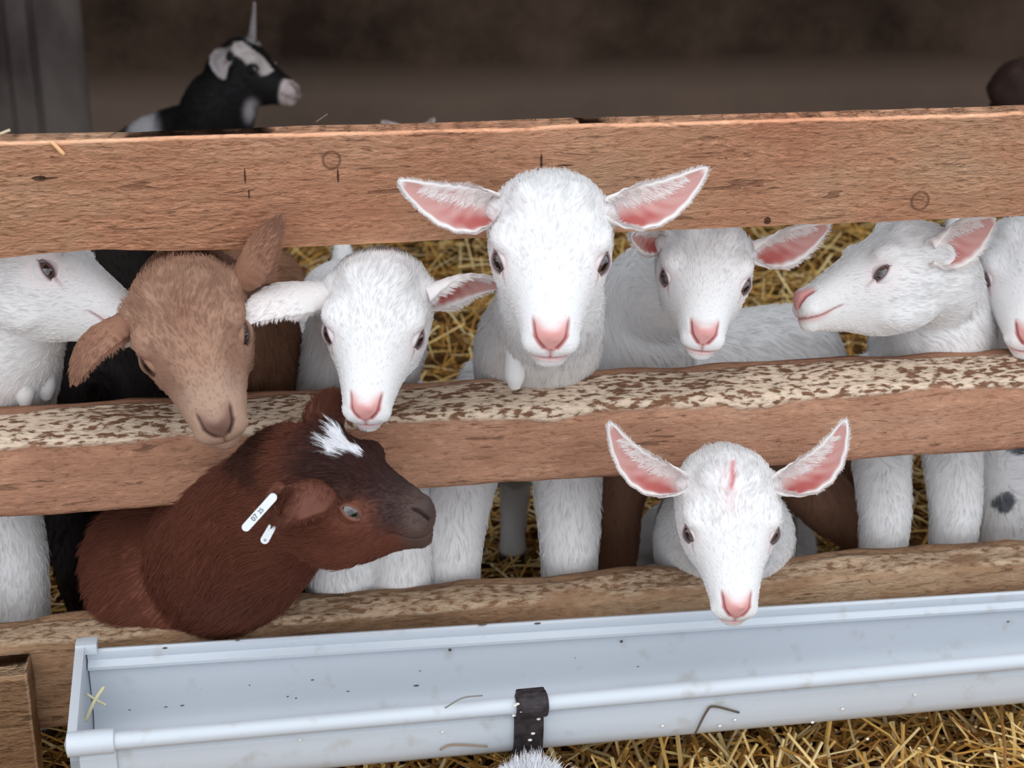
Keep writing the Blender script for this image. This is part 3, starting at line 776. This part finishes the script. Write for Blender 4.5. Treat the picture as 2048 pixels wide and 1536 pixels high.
goat('tan brown kid looking down over the middle rail, one ear drooping and one raised', (392, 690), -.045, (52, 6, 19), .98, TAN,
     neck=[(at(385, 600, .035), .044), (at(440, 650, .10), .050), (at(480, 690, .15), .054)],
     chest=at(490, 830, .16), rump=at(520, 560, .46), tr=.058, colfn=tan_c,
     ears=[EAR(1, 152, 772, -.055, (.45, -.45, -.75), bend=CM @ np.array([-.004, .006, .004]), W=.0185, cup=.75, notch=True),
           EAR(-1, 570, 437, -.035, (.6, -.1, -.75), bend=CM @ np.array([0, 0, 0]), W=.0180, cup=.9)],
     seed=3, furn=24000, eopen=(9, 5), furlen=1.15, muz=1.05)
# D
goat('white kid in profile at the left edge, muzzle behind the tan kid', (118, 548), .075, (12, 82, -6), .98, WH, eo=(.80, .57, .16),
     neck=[(at(20, 620, .10), .046), (at(0, 700, .12), .052)],
     chest=at(-10, 830, .15), rump=at(-190, 640, .48), tr=.066,
     ears=[EAR(1, -90, 500, .05, (-.2, .3, .9))], ff=[tuple(at(40, 1180, .13)[:2]), tuple(at(-60, 1180, .13)[:2])],
     wattles=[at(42, 735, .085), at(84, 722, .10)], seed=4, furn=15000, sides=(-1, 1))
# E dark brown
def brn_e(co, L, c):
    hd = np.linalg.norm(L, axis=1) < .12
    def mx(m, col):
        nonlocal c
        m = np.clip(m * hd, 0, 1)[:, None]; c = c * (1 - m) + lin(col) * m
    mx(smoothstep(.006, .020, L[:, 2] + .28 * L[:, 1]) * smoothstep(-.06, -.02, L[:, 1]), (58, 34, 30))
    mx(smoothstep(.016, .046, L[:, 1]) * smoothstep(-.030, -.008, L[:, 2]), (62, 44, 42))
    mx(smoothstep(.045, .066, L[:, 1]) * .85, (84, 68, 62))
    mx(smoothstep(-.058, -.075, L[:, 1]) * smoothstep(0, .02, L[:, 2]) * .7, (44, 28, 24))
    ang = np.arctan2(L[:, 0], L[:, 1] + .012); rr = np.hypot(L[:, 0], L[:, 1] + .012)
    mx((L[:, 2] > .03) * smoothstep(.003, -.001, rr - .0125 - .006 * np.cos(ang * 3 + .6)), (240, 240, 244))
    return c
BG, BI = goat('dark reddish-brown kid with white forehead star and ear tags at the bottom gap', (722, 985), -.105, (-2, 76, -6, 22), .98, BRN, eo=(.80, .57, .16), ml=.70,
     neck=[(at(590, 965, -.072), .045), (at(540, 1030, -.035), .054), (at(470, 1090, .020), .066)],
     chest=at(450, 1178, .078), rump=at(222, 1196, .105), tr=.080, tail=False, legs=False, lying=True, colfn=brn_e,
     ears=[EAR(1, 540, 1052, -.145, (-.1, -.75, -.6), b=(.043, -.046, .012), bend=CM @ np.array([.020, .014, .014]), W=.0240, cup=.8),
           EAR(-1, 672, 782, -.045, (-.4, -.3, -.85), bend=CM @ np.array([-.004, .006, 0]), W=.016)],
     seed=5, furn=34000, furlen=1.35, eopen=(17, 15), furrad=.00020, dome=.86)
goat('black kid standing behind the tan kid with its back to the fence', (240, 400), .72, (0, 170, 0), .9, dict(BLK, base=(24, 17, 16)),
     neck=[(at(235, 500, .66), .045)], chest=at(235, 680, .58), rump=at(205, 850, .30), tr=.075, ears=[EAR(1, 330, 430, .74, (0, 0, 1)), EAR(-1, 150, 430, .74, (0, 0, 1))],
     seed=15, furn=7000, detail=False, vox=.006, furrad=.0003)
# F
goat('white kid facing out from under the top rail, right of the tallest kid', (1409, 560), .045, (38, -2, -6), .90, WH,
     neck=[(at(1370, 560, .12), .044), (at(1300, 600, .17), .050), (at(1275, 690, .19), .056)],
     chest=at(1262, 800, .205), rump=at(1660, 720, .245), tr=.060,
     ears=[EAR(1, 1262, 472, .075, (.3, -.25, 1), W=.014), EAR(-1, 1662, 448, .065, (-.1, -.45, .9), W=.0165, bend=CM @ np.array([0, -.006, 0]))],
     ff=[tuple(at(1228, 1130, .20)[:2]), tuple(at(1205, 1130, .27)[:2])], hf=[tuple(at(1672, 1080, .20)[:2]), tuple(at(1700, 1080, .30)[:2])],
     colfn=lambda co, L, c: np.where(((co[:, 2] < .27) & (np.linalg.norm(L, axis=1) > .12))[:, None], lin((140, 104, 84)), c), seed=6, furn=18000, tail=False)  # white legs tinted brown low down: warm shade put into the coat colour
# G
goat('white kid in left-facing profile with pink nose, between the top and middle rails', (1742, 548), .075, (14, -80, -2, -4), .98, WH, eo=(.80, .57, .16), ml=.94,
     neck=[(at(1870, 590, .115), .046), (at(1875, 680, .125), .054)],
     chest=at(1838, 775, .135), rump=at(1900, 540, .47), tr=.062,
     ears=[EAR(-1, 1992, 436, .060, (-.30, -.35, .9), W=.0195, b=(.043, -.034, .014), bend=CM @ np.array([0, -.006, 0])), EAR(1, 1830, 420, .20, (-.5, 0, .8))],
     ff=[tuple(at(1760, 1120, .10)[:2]), tuple(at(1898, 1120, .10)[:2])], seed=7, furn=20000, fl=.88)
# H
def spots(co, L, c):
    far = np.linalg.norm(L, axis=1) > .10
    n = np.array([noise.noise(Vector(p * 38)) for p in co]); m = smoothstep(.30, .40, n) * far
    return c * (1 - m[:, None]) + lin((96, 98, 104)) * m[:, None]
goat('white kid half cut off by the right edge, small grey spots on its back', (2052, 562), .10, (40, -10, -6), .96, WH,
     neck=[(at(2040, 560, .19), .046), (at(2040, 640, .22), .054)],
     chest=at(2035, 800, .24), rump=at(2075, 560, .56), tr=.066, colfn=spots,
     ears=[EAR(-1, 2230, 470, .11, (-.1, 0, 1))], ff=[tuple(at(1990, 1100, .17)[:2]), tuple(at(2075, 1100, .17)[:2])], seed=8, furn=14000, fl=1.15)
# I
def pinkscar(co, L, c):
    d, t = seg_dist(L[:, :2], (-.001, -.045), (.002, -.018)); m = np.exp(-(d / .0022) ** 2) * (L[:, 2] > .02) * (np.linalg.norm(L, axis=1) < .09) * .75
    d2, _ = seg_dist(L[:, :2], (.006, -.03), (.004, -.005)); m2 = np.exp(-(d2 / .008) ** 2) * (L[:, 2] > .02) * (np.linalg.norm(L, axis=1) < .09) * .3
    c = c * (1 - m2[:, None]) + lin((236, 196, 196)) * m2[:, None]
    return c * (1 - m[:, None]) + lin((214, 110, 116)) * m[:, None]
goat('small white kid with pink forehead mark, head through the bottom gap over the grey gutter', (1460, 1058), -.100, (50, 1, -1), .90, WH,
     neck=[(at(1462, 1025, -.030), .042), (at(1455, 1050, .03), .050), (at(1448, 1080, .085), .066)],
     chest=at(1440, 1130, .130), rump=at(1460, 1000, .42), tr=.072, trz=.066, lying=True, colfn=pinkscar,
     ears=[EAR(1, 1218, 845, -.105, (.15, .1, 1), bend=CM @ np.array([-.006, -.012, 0]), W=.0145),
           EAR(-1, 1692, 838, -.105, (-.2, .1, 1), bend=CM @ np.array([.008, -.012, 0]), W=.0145)],
     seed=9, furn=26000, eopen=(20, 16), tail=False)
# J black and white
def pied(co, L, c):
    n = np.linalg.norm(L, axis=1)
    def mx(m, col):
        nonlocal c
        m = np.clip(m, 0, 1)[:, None]; c = c * (1 - m) + lin(col) * m
    mx((n < .11) * smoothstep(.052, .058, L[:, 1]) * (L[:, 2] < .002), (190, 178, 178))
    mx((n < .11) * smoothstep(.060, .064, L[:, 1]), (180, 164, 164))
    d, t = seg_dist(L[:, [1, 2]], (-.03, .030), (.022, .008)); mx((n < .11) * (d < .0115) * (np.abs(L[:, 0]) > .018), (186, 176, 174))
    mx((n < .11) * np.exp(-((L[:, 1] + .015) / .01) ** 4) * (L[:, 2] > .044), (190, 184, 184))
    p = at(505, 225, 1.72); mx(np.exp(-(np.linalg.norm((co - p) * (1.6, .6, 1), axis=1) / .026) ** 4), (176, 172, 178))
    p = at(290, 262, 1.86); mx(np.exp(-(np.linalg.norm((co - p) * (1, .4, 1), axis=1) / .040) ** 6), (190, 188, 194))
    return c
goat('black kid with white muzzle and ears lying far back before the concrete wall', (520, 146), 1.75, (4, 74, -14, 6), 1.10, BLK,
     neck=[(at(462, 165, 1.76), .054), (at(440, 215, 1.77), .070)],
     chest=at(425, 285, 1.78), rump=at(262, 345, 2.0), tr=.080, lying=True, colfn=pied, dome=1.0, tail=False,
     ears=[EAR(1, 448, 158, 1.68, (.1, -.2, 1), W=.019, bend=CM @ np.array([-.012, .010, 0]), cup=.7), EAR(-1, 508, 4, 1.78, (-.95, 0, .3), W=.014)],
     seed=10, furn=9000, detail=False, vox=.005, furrad=.0004)
# pale kid asleep behind the top rail: an ear tip shows
PAL = dict(WH, earin=(150, 128, 124), earin2=(130, 100, 96))
goat('pale kid lying low in mid pen, only ear tips above the top rail', (812, 320), 1.86, (10, -60, 0), .9, PAL,
     neck=[(at(845, 345, 1.90), .045)], chest=at(862, 350, 1.93), rump=at(1010, 350, 2.05), tr=.058, lying=True,
     ears=[EAR(1, 868, 237, 1.84, (-.2, .3, 1), W=.014), EAR(-1, 762, 242, 1.92, (-.2, .3, 1), W=.014)], seed=11, furn=4000, detail=False, vox=.006, furrad=.0004)
goat('blackish-brown kid lying far back at the right edge above the top rail', (2075, 165), 1.60, (10, 60, 0), 1.0, dict(BRN, base=(60, 44, 40)),
     neck=[(at(2040, 200, 1.62), .05)], chest=at(2030, 250, 1.63), rump=at(2150, 250, 1.75), tr=.085, lying=True,
     colfn=lambda co, L, c: np.where((np.linalg.norm(L, axis=1) > .10)[:, None], lin((16, 12, 12)), c), seed=12, furn=4000, detail=False, vox=.006, furrad=.0004)
# K tuft in front
kp = at(1065, 1560, -.20)
KG, KI = goat('white kid lying under the gutter, only its tousled head tuft in the picture', (1066, 1690), -.20, (30, 4, 0), .85, WH,
     neck=[(at(1085, 1690, -.17), .036)], chest=np.array([at(1150, 1700, -.21)[0], -.25, .045]), rump=np.array([at(1150, 1700, -.21)[0] + .10, -.46, .045]), tr=.045, lying=True,
     ears=[EAR(1, 960, 1740, -.2, (0, 0, 1)), EAR(-1, 1180, 1740, -.2, (0, 0, 1))], seed=13, furn=12000, furlen=2.2, tail=False)

rg_ = np.random.default_rng(3); nK = 900
lx = rg_.normal(0, .0085, nK); ly = rg_.normal(-.036, .008, nK)
rt = KI['h2w'](np.stack([lx, ly, np.full(nK, .040) - (lx / .05) ** 2 * .02], 1)); upv = CM[:, 1]
dd_ = upv * 1.0 + CM[:, 0] * (-lx[:, None] * 60) + rg_.normal(0, .25, (nK, 3))
fur_curves('hair_tuft', rt, dd_, np.tile(upv, (nK, 1)) * .2, rg_.uniform(.010, .024, nK), np.tile(lin((236, 236, 240)), (nK, 1)), KG, KI['base'], rad=.00035, clump=12, seed=5)

# ------------------------------------------------------------------ ear tags of the dark brown kid
M_TAG = simple_mat('white_tag_plastic', (232, 236, 240), .45, .4)
M_INK = simple_mat('tag_print', (60, 66, 84), .6, .2)
def ear_tag(a, b, wd, Y, marks, notchy=False):
    A = at(*a, Y); B = at(*b, Y); ax = B - A; L = np.linalg.norm(ax); ax /= L; n = CM @ np.array([.1, -.1, 1.0]); n -= ax * n.dot(ax); n /= np.linalg.norm(n); sd = np.cross(n, ax)
    out = []; N = 10
    for k in range(N + 1): t = math.pi * (k / N) + math.pi / 2; out.append((math.cos(t) * wd, math.sin(t) * wd))
    out = [(x + wd, y) for x, y in out] + ([(L * .55, -wd), (L * .58, -wd * .65), (L * .62, -wd)] if notchy else [])
    if notchy: out += [(L, -wd * .9), (L, -wd * .25), (L * .80, -wd * .1), (L * .80, wd * .2), (L * .93, wd * .35), (L * .93, wd * .9)]
    else:
        for k in range(N + 1): t = math.pi * (k / N) - math.pi / 2; out.append((L - wd + math.cos(t) * wd, math.sin(t) * wd))
    V = [A + ax * x + sd * y + n * z for z in (-.0009, .0009) for x, y in out]; m = len(out)
    Fc = [tuple(range(m))[::-1], tuple(range(m, 2 * m))] + [(i, (i + 1) % m, m + (i + 1) % m, m + i) for i in range(m)]
    o = mesh_obj('ear_tag', np.array(V) - BI['base'], Fc, M_TAG, BG, smooth=False)
    for (u, txt, sz) in marks:
        cu = bpy.data.curves.new('t', 'FONT'); cu.body = txt; cu.size = sz; cu.extrude = .0001; cu.align_x = 'CENTER'; cu.align_y = 'CENTER'
        to = bpy.data.objects.new('t', cu); COL.objects.link(to); dg = bpy.context.evaluated_depsgraph_get()
        me = bpy.data.meshes.new_from_object(to.evaluated_get(dg)); bpy.data.objects.remove(to)
        p = A + ax * L * u + n * .00105 - BI['base']; me.name = 'tag_print'; me.materials.clear(); me.materials.append(M_INK)
        co = np.empty(len(me.vertices) * 3); me.vertices.foreach_get('co', co); co = co.reshape(-1, 3)
        co = p + co[:, :1] * ax + co[:, 1:2] * sd + co[:, 2:] * n; me.vertices.foreach_set('co', co.ravel()); me.update()
        q = bpy.data.objects.new('tag_print', me); COL.objects.link(q); q.parent = o
    o['label'] = 'white plastic ear tag'
ear_tag((487, 1060), (551, 989), .0030, -.156, [(.36, '07', .0052), (.55, '25', .0044)])
ear_tag((526, 1086), (546, 1050), .0030, -.152, [(.2, 'o', .004)], True)

# ------------------------------------------------------------------ feeding gutter
m_pvc, t2, b2 = nmat('grey_gutter_plastic')
b2.inputs['Base Color'].default_value = (*lin((204, 210, 218)), 1); b2.inputs['Roughness'].default_value = .32; b2.inputs['Specular IOR Level'].default_value = .45
tc = t2.nodes.new('ShaderNodeTexCoord'); nn_ = t2.nodes.new('ShaderNodeTexNoise'); nn_.inputs['Scale'].default_value = 45; nn_.inputs['Detail'].default_value = 8
t2.links.new(tc.outputs['Object'], nn_.inputs['Vector'])
cr = t2.nodes.new('ShaderNodeValToRGB'); e = cr.color_ramp.elements
e[0].position = .22; e[0].color = (*lin((186, 186, 184)), 1); e[1].position = .40; e[1].color = (*lin((204, 210, 218)), 1)
t2.links.new(nn_.outputs['Fac'], cr.inputs['Fac']); t2.links.new(cr.outputs['Color'], b2.inputs['Base Color'])
XL = at(165, 1300, -.02)[0]; XR = 1.15
zb0 = at(190, 1295, -.022)[2]; zb1 = at(2048, 1180, -.022)[2]; xb1 = at(2048, 1180, -.022)[0]
def zback(x): return zb0 + (zb1 - zb0) * (x - XL) / (xb1 - XL)
YF = -.118; zf0 = at(232, 1462, YF)[2]; zf1 = at(2048, 1303, YF)[2]; xf1 = at(2048, 1303, YF)[0]; xf0 = at(232, 1462, YF)[0]
def zfront(x): return zf0 + (zf1 - zf0) * (x - xf0) / (xf1 - xf0)
# profile (outside then inside): from the back top edge down, round the bottom, up to the rolled front bead
YK = -.022
def prof_at(x, grow=0.0):
    zb = zback(x); zf = zfront(x); zbt = (zf - .068)
    o = []
    o += [(YK - .002 , zb), (YK + .0015, zb - .001), (YK + .0015, zb - .016)]
    for k in range(13):
        t = math.pi * k / 12; cy = (YK + YF) / 2; ry = (YK - YF) / 2 
        c, s_ = math.cos(t), math.sin(t); yy = cy + ry * math.copysign(abs(c) ** .72, c); zz = zbt + .036 - .036 * abs(s_) ** .72
        o.append((yy, zz))
    o += [(YF, zf - .0225), (YF + .0035, zf - .0190), (YF + .0035, zf - .0150)]
    # bead outside
    for k in range(9):
        t = -math.pi * .55 - math.pi * (k / 8) * 1.05
        o.append((YF - .0035 + .0072 * math.cos(t), zf - .0065 + .0072 * math.sin(t)))
    th = .0022
    o += [(YF + th, zf - .0035), (YF + th + .0040, zf - .014), (YF + th + .0040, zf - .020)]
    for k in range(12, -1, -1):
        t = math.pi * k / 12; cy = (YK + YF) / 2; ry = (YK - YF) / 2 - th
        c, s_ = math.cos(t), math.sin(t); yy = cy + ry * math.copysign(abs(c) ** .72, c); zz = zbt + .036 + th - .036 * abs(s_) ** .72
        o.append((yy, zz))
    o += [(YK - .0015, zb - .017), (YK - .0085, zb - .0160), (YK - .0088, zb - .0132), (YK - .0028, zb - .0095), (YK - .0042, zb - .0075), (YK - .0042, zb - .0015)]
    return [(y - (0), z) for y, z in o]
V = []; Fc = []; nx = 60; P0 = prof_at(XL); n = len(P0)
for i in range(nx + 1):
    x = XL + .004 + (XR - XL) * i / nx
    V += [(x, y, z) for y, z in prof_at(x)]
for i in range(nx):
    for k in range(n): Fc.append((i * n + k, (i + 1) * n + k, (i + 1) * n + (k + 1) % n, i * n + (k + 1) % n))
gut = MB(); gut.add(V, Fc); gutter = gut.build('feeding_gutter', m_pvc)
gutter.data.polygons.foreach_set('use_smooth', [True] * len(gutter.data.polygons))
md = gutter.modifiers.new('e', 'EDGE_SPLIT'); md.split_angle = math.radians(38)
tag(gutter, 'long pale grey plastic gutter used as feed trough, hung before the bottom rail', 'feed trough', )
# end cap (plate + lip that wraps the front, back and bottom edges)
def endcap():
    mb = MB(); x0 = XL - .004; x1 = XL + .003
    pr = prof_at(XL)
    out = [pr[k] for k in range(0, 28)]                     # outside outline of the channel, back top to bead
    cy = sum(p[0] for p in out) / len(out); cz = sum(p[1] for p in out) / len(out)
    big = []
    for (y, z) in out:
        dy, dz = y - cy, z - cz; d = math.hypot(dy, dz); big.append((y + dy / d * .0028, z + dz / d * .0028))
    big[0] = (YK - .004, zback(XL) + .0075); big[1] = (YK + .004, zback(XL) + .0075)
    m = len(big); V = [(x, y, z) for x in (x0, x1) for y, z in big]
    Fc = [tuple(range(m)), tuple(range(m, 2 * m))[::-1]] + [(i, m + i, m + (i + 1) % m, (i + 1) % m) for i in range(m)]
    # plate with only an outer wall
    mb.add(V, Fc)
    # wrap lip over outside
    xw = at(232, 1500, YF)[0]
    V = []; Fc = []; q = list(range(2, m))
    for x in (x0, xw):
        for k in q: V.append((x, *big[k]))
        for k in q:
            y, z = big[k]; dy, dz = y - cy, z - cz; d = math.hypot(dy, dz); V.append((x, y - dy / d * .002, z - dz / d * .002))
    L_ = len(q)
    for k in range(L_ - 1):
        Fc += [(k, k + 1, 2 * L_ + k + 1, 2 * L_ + k), (L_ + k, 3 * L_ + k, 3 * L_ + k + 1, L_ + k + 1), (2 * L_ + k, 2 * L_ + k + 1, 3 * L_ + k + 1, 3 * L_ + k)]
    Fc += [(0, 2 * L_, 3 * L_, L_), (L_ - 1, 2 * L_ - 1, 4 * L_ - 1, 3 * L_ - 1)]
    mb.add(V, Fc)
    # bead cover and back hook
    yb, zb_ = YF - .0035, zfront(XL) - .0060
    Q = [(x0, yb, zb_), (xw, yb, zb_ + (zfront(xw) - zfront(XL)))]
    mb.add(*tube([Q[0], ((Q[0][0] + Q[1][0]) / 2, yb, (Q[0][2] + Q[1][2]) / 2), Q[1]], [.0098] * 3, 24))
    xh = at(190, 1265, -.03)[0]; zt = zback(XL) + .0078
    mb.add(*boxmesh(x0, xh, YK - .0085, YK + .004, zt - .009, zt))
    o = mb.build('end_cap', m_pvc, gutter, smooth=False)
    b = o.modifiers.new('b', 'BEVEL'); b.width = .0016; b.segments = 3; b.limit_method = 'ANGLE'; b.angle_limit = math.radians(50)
    o.data.polygons.foreach_set('use_smooth', [True] * len(o.data.polygons))
    s2 = o.modifiers.new('e', 'EDGE_SPLIT'); s2.split_angle = math.radians(40)
endcap()
# dirt flecks on the gutter, part of it
m_dirt = simple_mat('dried_feed_dirt', (96, 86, 80), .9, .1); m_wf = simple_mat('pale_crumbs', (232, 228, 222), .9, .1)
fl = MB()
for k in range(46):
    x = random.uniform(XL + .01, .5); pr = prof_at(x)
    j = random.choice([33, 34, 35, 36, 42, 43, 29]); y, z = pr[j]; r_ = random.uniform(.0004, .0013)
    fl.add(*ellipsoid((x, y, z + .0003), (r_ * random.uniform(.8, 2.2), r_, r_ * .5), 5))
for (px, py) in [(1243, 1283), (1700, 1330), (592, 1396), (900, 1300)]:
    p = at(px, py, YK - .0032); fl.add(*ellipsoid(p, (.0014, .0012, .0012), 6))
for (px, py, a) in [(165, 1325, 4), (160, 1345, 3), (172, 1362, 3), (166, 1380, 2), (475, 1280, 3), (965, 1249, 7), (1075, 1247, 5), (330, 1296, 4)]:
    p = at(px, py, YK - .0040); fl.add(*ellipsoid(p, (.0006 * a, .001, .0008), 6))
o = fl.build('dirt_flecks', m_dirt, gutter); o['kind'] = 'stuff'
fl = MB()
for (px, py) in [(885, 1464), (1830, 1390), (1685, 1418), (1625, 1445), (1440, 1452), (1756, 1352), (1325, 1452), (1735, 1478), (1470, 1440), (600, 1480)]:
    p = at(px, py, YF - .0012); fl.add(*ellipsoid(p, (.0016, .0008, .0013), 6))
o = fl.build('pale_crumbs', m_wf, gutter); o['kind'] = 'stuff'
# bracket clasping the gutter
m_blk = simple_mat('black_bracket_plastic', (58, 50, 52), .55, .35, 0, 0, 160, (1, 1, 1), .4, (36, 31, 33))
def bracket(xc, w_, nm, lab):
    mb = MB(); pr = [prof_at(xc)[k] for k in range(2, 29)]
    cy = (YK + YF) / 2; cz = zfront(xc) - .03
    V = []; m = len(pr)
    for x in (xc - w_, xc - w_ * .1, xc + w_ * .05, xc + w_):
        ex = .0032 if x < xc else .0046
        for (y, z) in pr:
            dy, dz = y - cy, z - cz; d = math.hypot(dy, dz); V.append((x, y + dy / d * ex, z + dz / d * ex))
    for x in (xc + w_, xc - w_):
        for (y, z) in pr: V.append((x, y, z))
    Fc = []; R_ = 6
    for i in range(R_):
        for k in range(m - 1): j = (i + 1) % R_; Fc.append((i * m + k, j * m + k, j * m + k + 1, i * m + k + 1))
    mb.add(V, Fc); root = mb.build(nm, m_blk, smooth=False)
    zf = zfront(xc); mb = MB()
    mb.add(*tube([(xc - w_ * .85, YF - .0035, zf - .0065), (xc, YF - .0035, zf - .0065), (xc + w_ * 1.15, YF - .0035, zf - .0062)], [.0112, .0116, .0112], 18))
    mb.add(*boxmesh(xc - w_ * .85, xc + w_ * 1.15, YF - .004, YF + .0055, zf - .012, zf + .0035))
    c = mb.build('clip', m_blk, root, smooth=False)
    b = c.modifiers.new('b', 'BEVEL'); b.width = .0015; b.segments = 2
    tag(root, lab, 'bracket'); return root
xbk = at(1057, 1420, YF)[0]
br = bracket(xbk, .0118, 'gutter_bracket', 'black plastic bracket clipped over the rim of the grey feeding gutter')
fl = MB()
for (px, py) in [(1030, 1411), (1043, 1423), (1059, 1421), (1081, 1415), (1028, 1431), (1077, 1438), (1066, 1467), (1060, 1480), (1035, 1408)]:
    p = at(px, py, YF - .0135 + .004 * (py > 1430)); fl.add(*ellipsoid(p, (.0018, .0012, .0010), 6))
fl.build('dried_crumbs', m_wf, br)
# eye bolt on the bottom rail
hk = at(967, 1222, .012); Q = [hk + np.array([math.cos(t) * .0068, 0, math.sin(t) * .0085]) for t in np.linspace(-.9, math.pi + .9, 18)]
V, Fc = tube(Q, [.0022] * 18, 10, up=(0, 1, 0)); mb = MB(); mb.add(V, Fc)
mb.add(*tube([hk + (0, 0, -.007), hk + (0, 0, -.03)], [.003, .003], 10)); mb.add(*ellipsoid(hk + (.004, -.004, -.008), (.010, .005, .0035), 8))
tag(mb.build('eye_bolt', simple_mat('rusty_dark_iron', (44, 36, 36), .6, .5, .4)), 'dark rusty iron eye bolt standing on the bottom rail behind the gutter', 'eye bolt')

# ------------------------------------------------------------------ straw
SP = [lin(c) for c in ((232, 186, 104), (214, 162, 80), (240, 206, 136), (188, 136, 66), (248, 222, 164), (166, 116, 58))]
def blade(mb, p, d, L, wd, c, bend=0.0):
    d = np.asarray(d, float); d /= np.linalg.norm(d); s_ = np.cross(d, (0, 0, 1)); s_ /= np.linalg.norm(s_) + 1e-9; u = np.cross(s_, d)
    V = []; n = 3
    for i in range(n):
        t = i / (n - 1) - .5; q = np.asarray(p) + d * L * t + u * bend * (.25 - t * t) * L
        V += [q + s_ * wd, q + u * wd * .7, q - s_ * wd, q - u * wd * .7]
    Fc = [(i * 4 + k, i * 4 + (k + 1) % 4, i * 4 + 4 + (k + 1) % 4, i * 4 + 4 + k) for i in range(n - 1) for k in range(4)] + [(3, 2, 1, 0), (8, 9, 10, 11)]
    mb.add(V, Fc, c)
mb = MB(); rg = np.random.default_rng(5)
def hill(x, y):
    return .012 + .010 * noise.noise(Vector((x * 5, y * 5, 0))) + .045 * float(smoothstep(.55, 1.6, y)) + .030 * math.exp(-((y + .09) / .07) ** 2) * (.5 + .5 * float(smoothstep(-.05, .4, x)))
def scatter(n, x0, x1, y0, y1, zmax, l0=.025, l1=.085, tilt=.35):
    for _ in range(n):
        x, y = rg.uniform(x0, x1), rg.uniform(y0, y1); a = rg.uniform(0, 2 * math.pi); h = hill(x, y)
        t = rg.normal(0, tilt); L = rg.uniform(l0, l1)
        c = SP[rg.integers(0, 6)] * rg.uniform(.7, 1.05)
        blade(mb, (x, y, h * rg.uniform(.3, 1) + rg.uniform(0, zmax) + abs(math.sin(t)) * L * .25), (math.cos(a), math.sin(a), math.sin(t)), L, rg.uniform(.0009, .0022), c, rg.normal(0, .25))
scatter(5200, -.55, .85, -.30, .05, .014, tilt=.5)
for k_ in range(150):
    x, y = rg.uniform(0.0, .75), rg.uniform(-.16, -.02); a = rg.uniform(0, 6.28)
    blade(mb, (x, y, hill(x, y) + .012), (math.cos(a) * .6, math.sin(a) * .6, rg.uniform(.3, 1.2)), rg.uniform(.03, .06), rg.uniform(.0013, .0022), SP[rg.choice([0, 2, 4])], rg.normal(0, .2))
scatter(6000, -.75, 1.1, .05, .62, .010)
scatter(7500, -1.0, 1.6, .62, 1.75, .02, .03, .11)
scatter(2500, -1.6, 2.6, 1.75, 2.20, .02, .03, .11)
st = mb.build('straw_bedding', M_STRAW, smooth=False); tag(st, 'loose golden straw bedding spread over the pen floor', 'straw', kind='stuff')
# single stray straws
def stray(pts, r_, c, lab, bendz=0):
    m_ = MB(); Q, S = spline(pts, [r_] * len(pts), 5); m_.add(*tube(Q, S, 8), c=None); V, Fc = m_.V, m_.F
    o = mesh_obj('straw_piece', V, Fc, M_STRAW, None, np.tile(lin(c), (len(V), 1))); tag(o, lab, 'straw', 'stray straws on the rails and gutter')
stray([at(103, 283, -.0015), at(128, 309, -.0015)], .0016, (236, 184, 134), 'short pale straw stuck on the front of the top rail at far left')
stray([at(0, 268, .012), at(20, 260, .012)], .0012, (200, 180, 150), 'straw bit lying on the top edge of the top rail, left corner')
stray([at(170, 1443, -.070), at(190, 1400, -.062), at(208, 1374, -.055)], .0016, (214, 206, 168), 'long pale straw inside the left end of the gutter')
stray([at(174, 1388, -.060), at(196, 1402, -.062), at(212, 1410, -.068)], .0011, (206, 200, 170), 'second thin straw crossing it in the left end of the gutter')
stray([at(1390, 1468, YF - .003), at(1412, 1425, YF - .003), at(1428, 1413, YF - .003), at(1478, 1425, YF - .003)], .0010, (96, 84, 70), 'bent dark straw stuck on the outer face of the gutter')
stray([at(890, 1416, YF - .012), at(925, 1396, YF - .012), at(965, 1391, YF - .010)], .0006, (130, 126, 118), 'thin grey stalk on the gutter rim left of the bracket')
stray([at(880, 1500, YF - .002), at(905, 1490, YF - .002), at(975, 1493, YF - .002)], .0008, (150, 128, 104), 'brown straw low on the gutter face left of the bracket')
stray([at(632, 244, .015), at(655, 228, .02)], .0005, (110, 96, 80), 'thin stalk rising above the top rail right of the black kid')
stray([at(735, 1110, .045), at(728, 1095, .05)], .0010, (220, 214, 200), 'short pale straw clinging to a white leg below the brown kid')
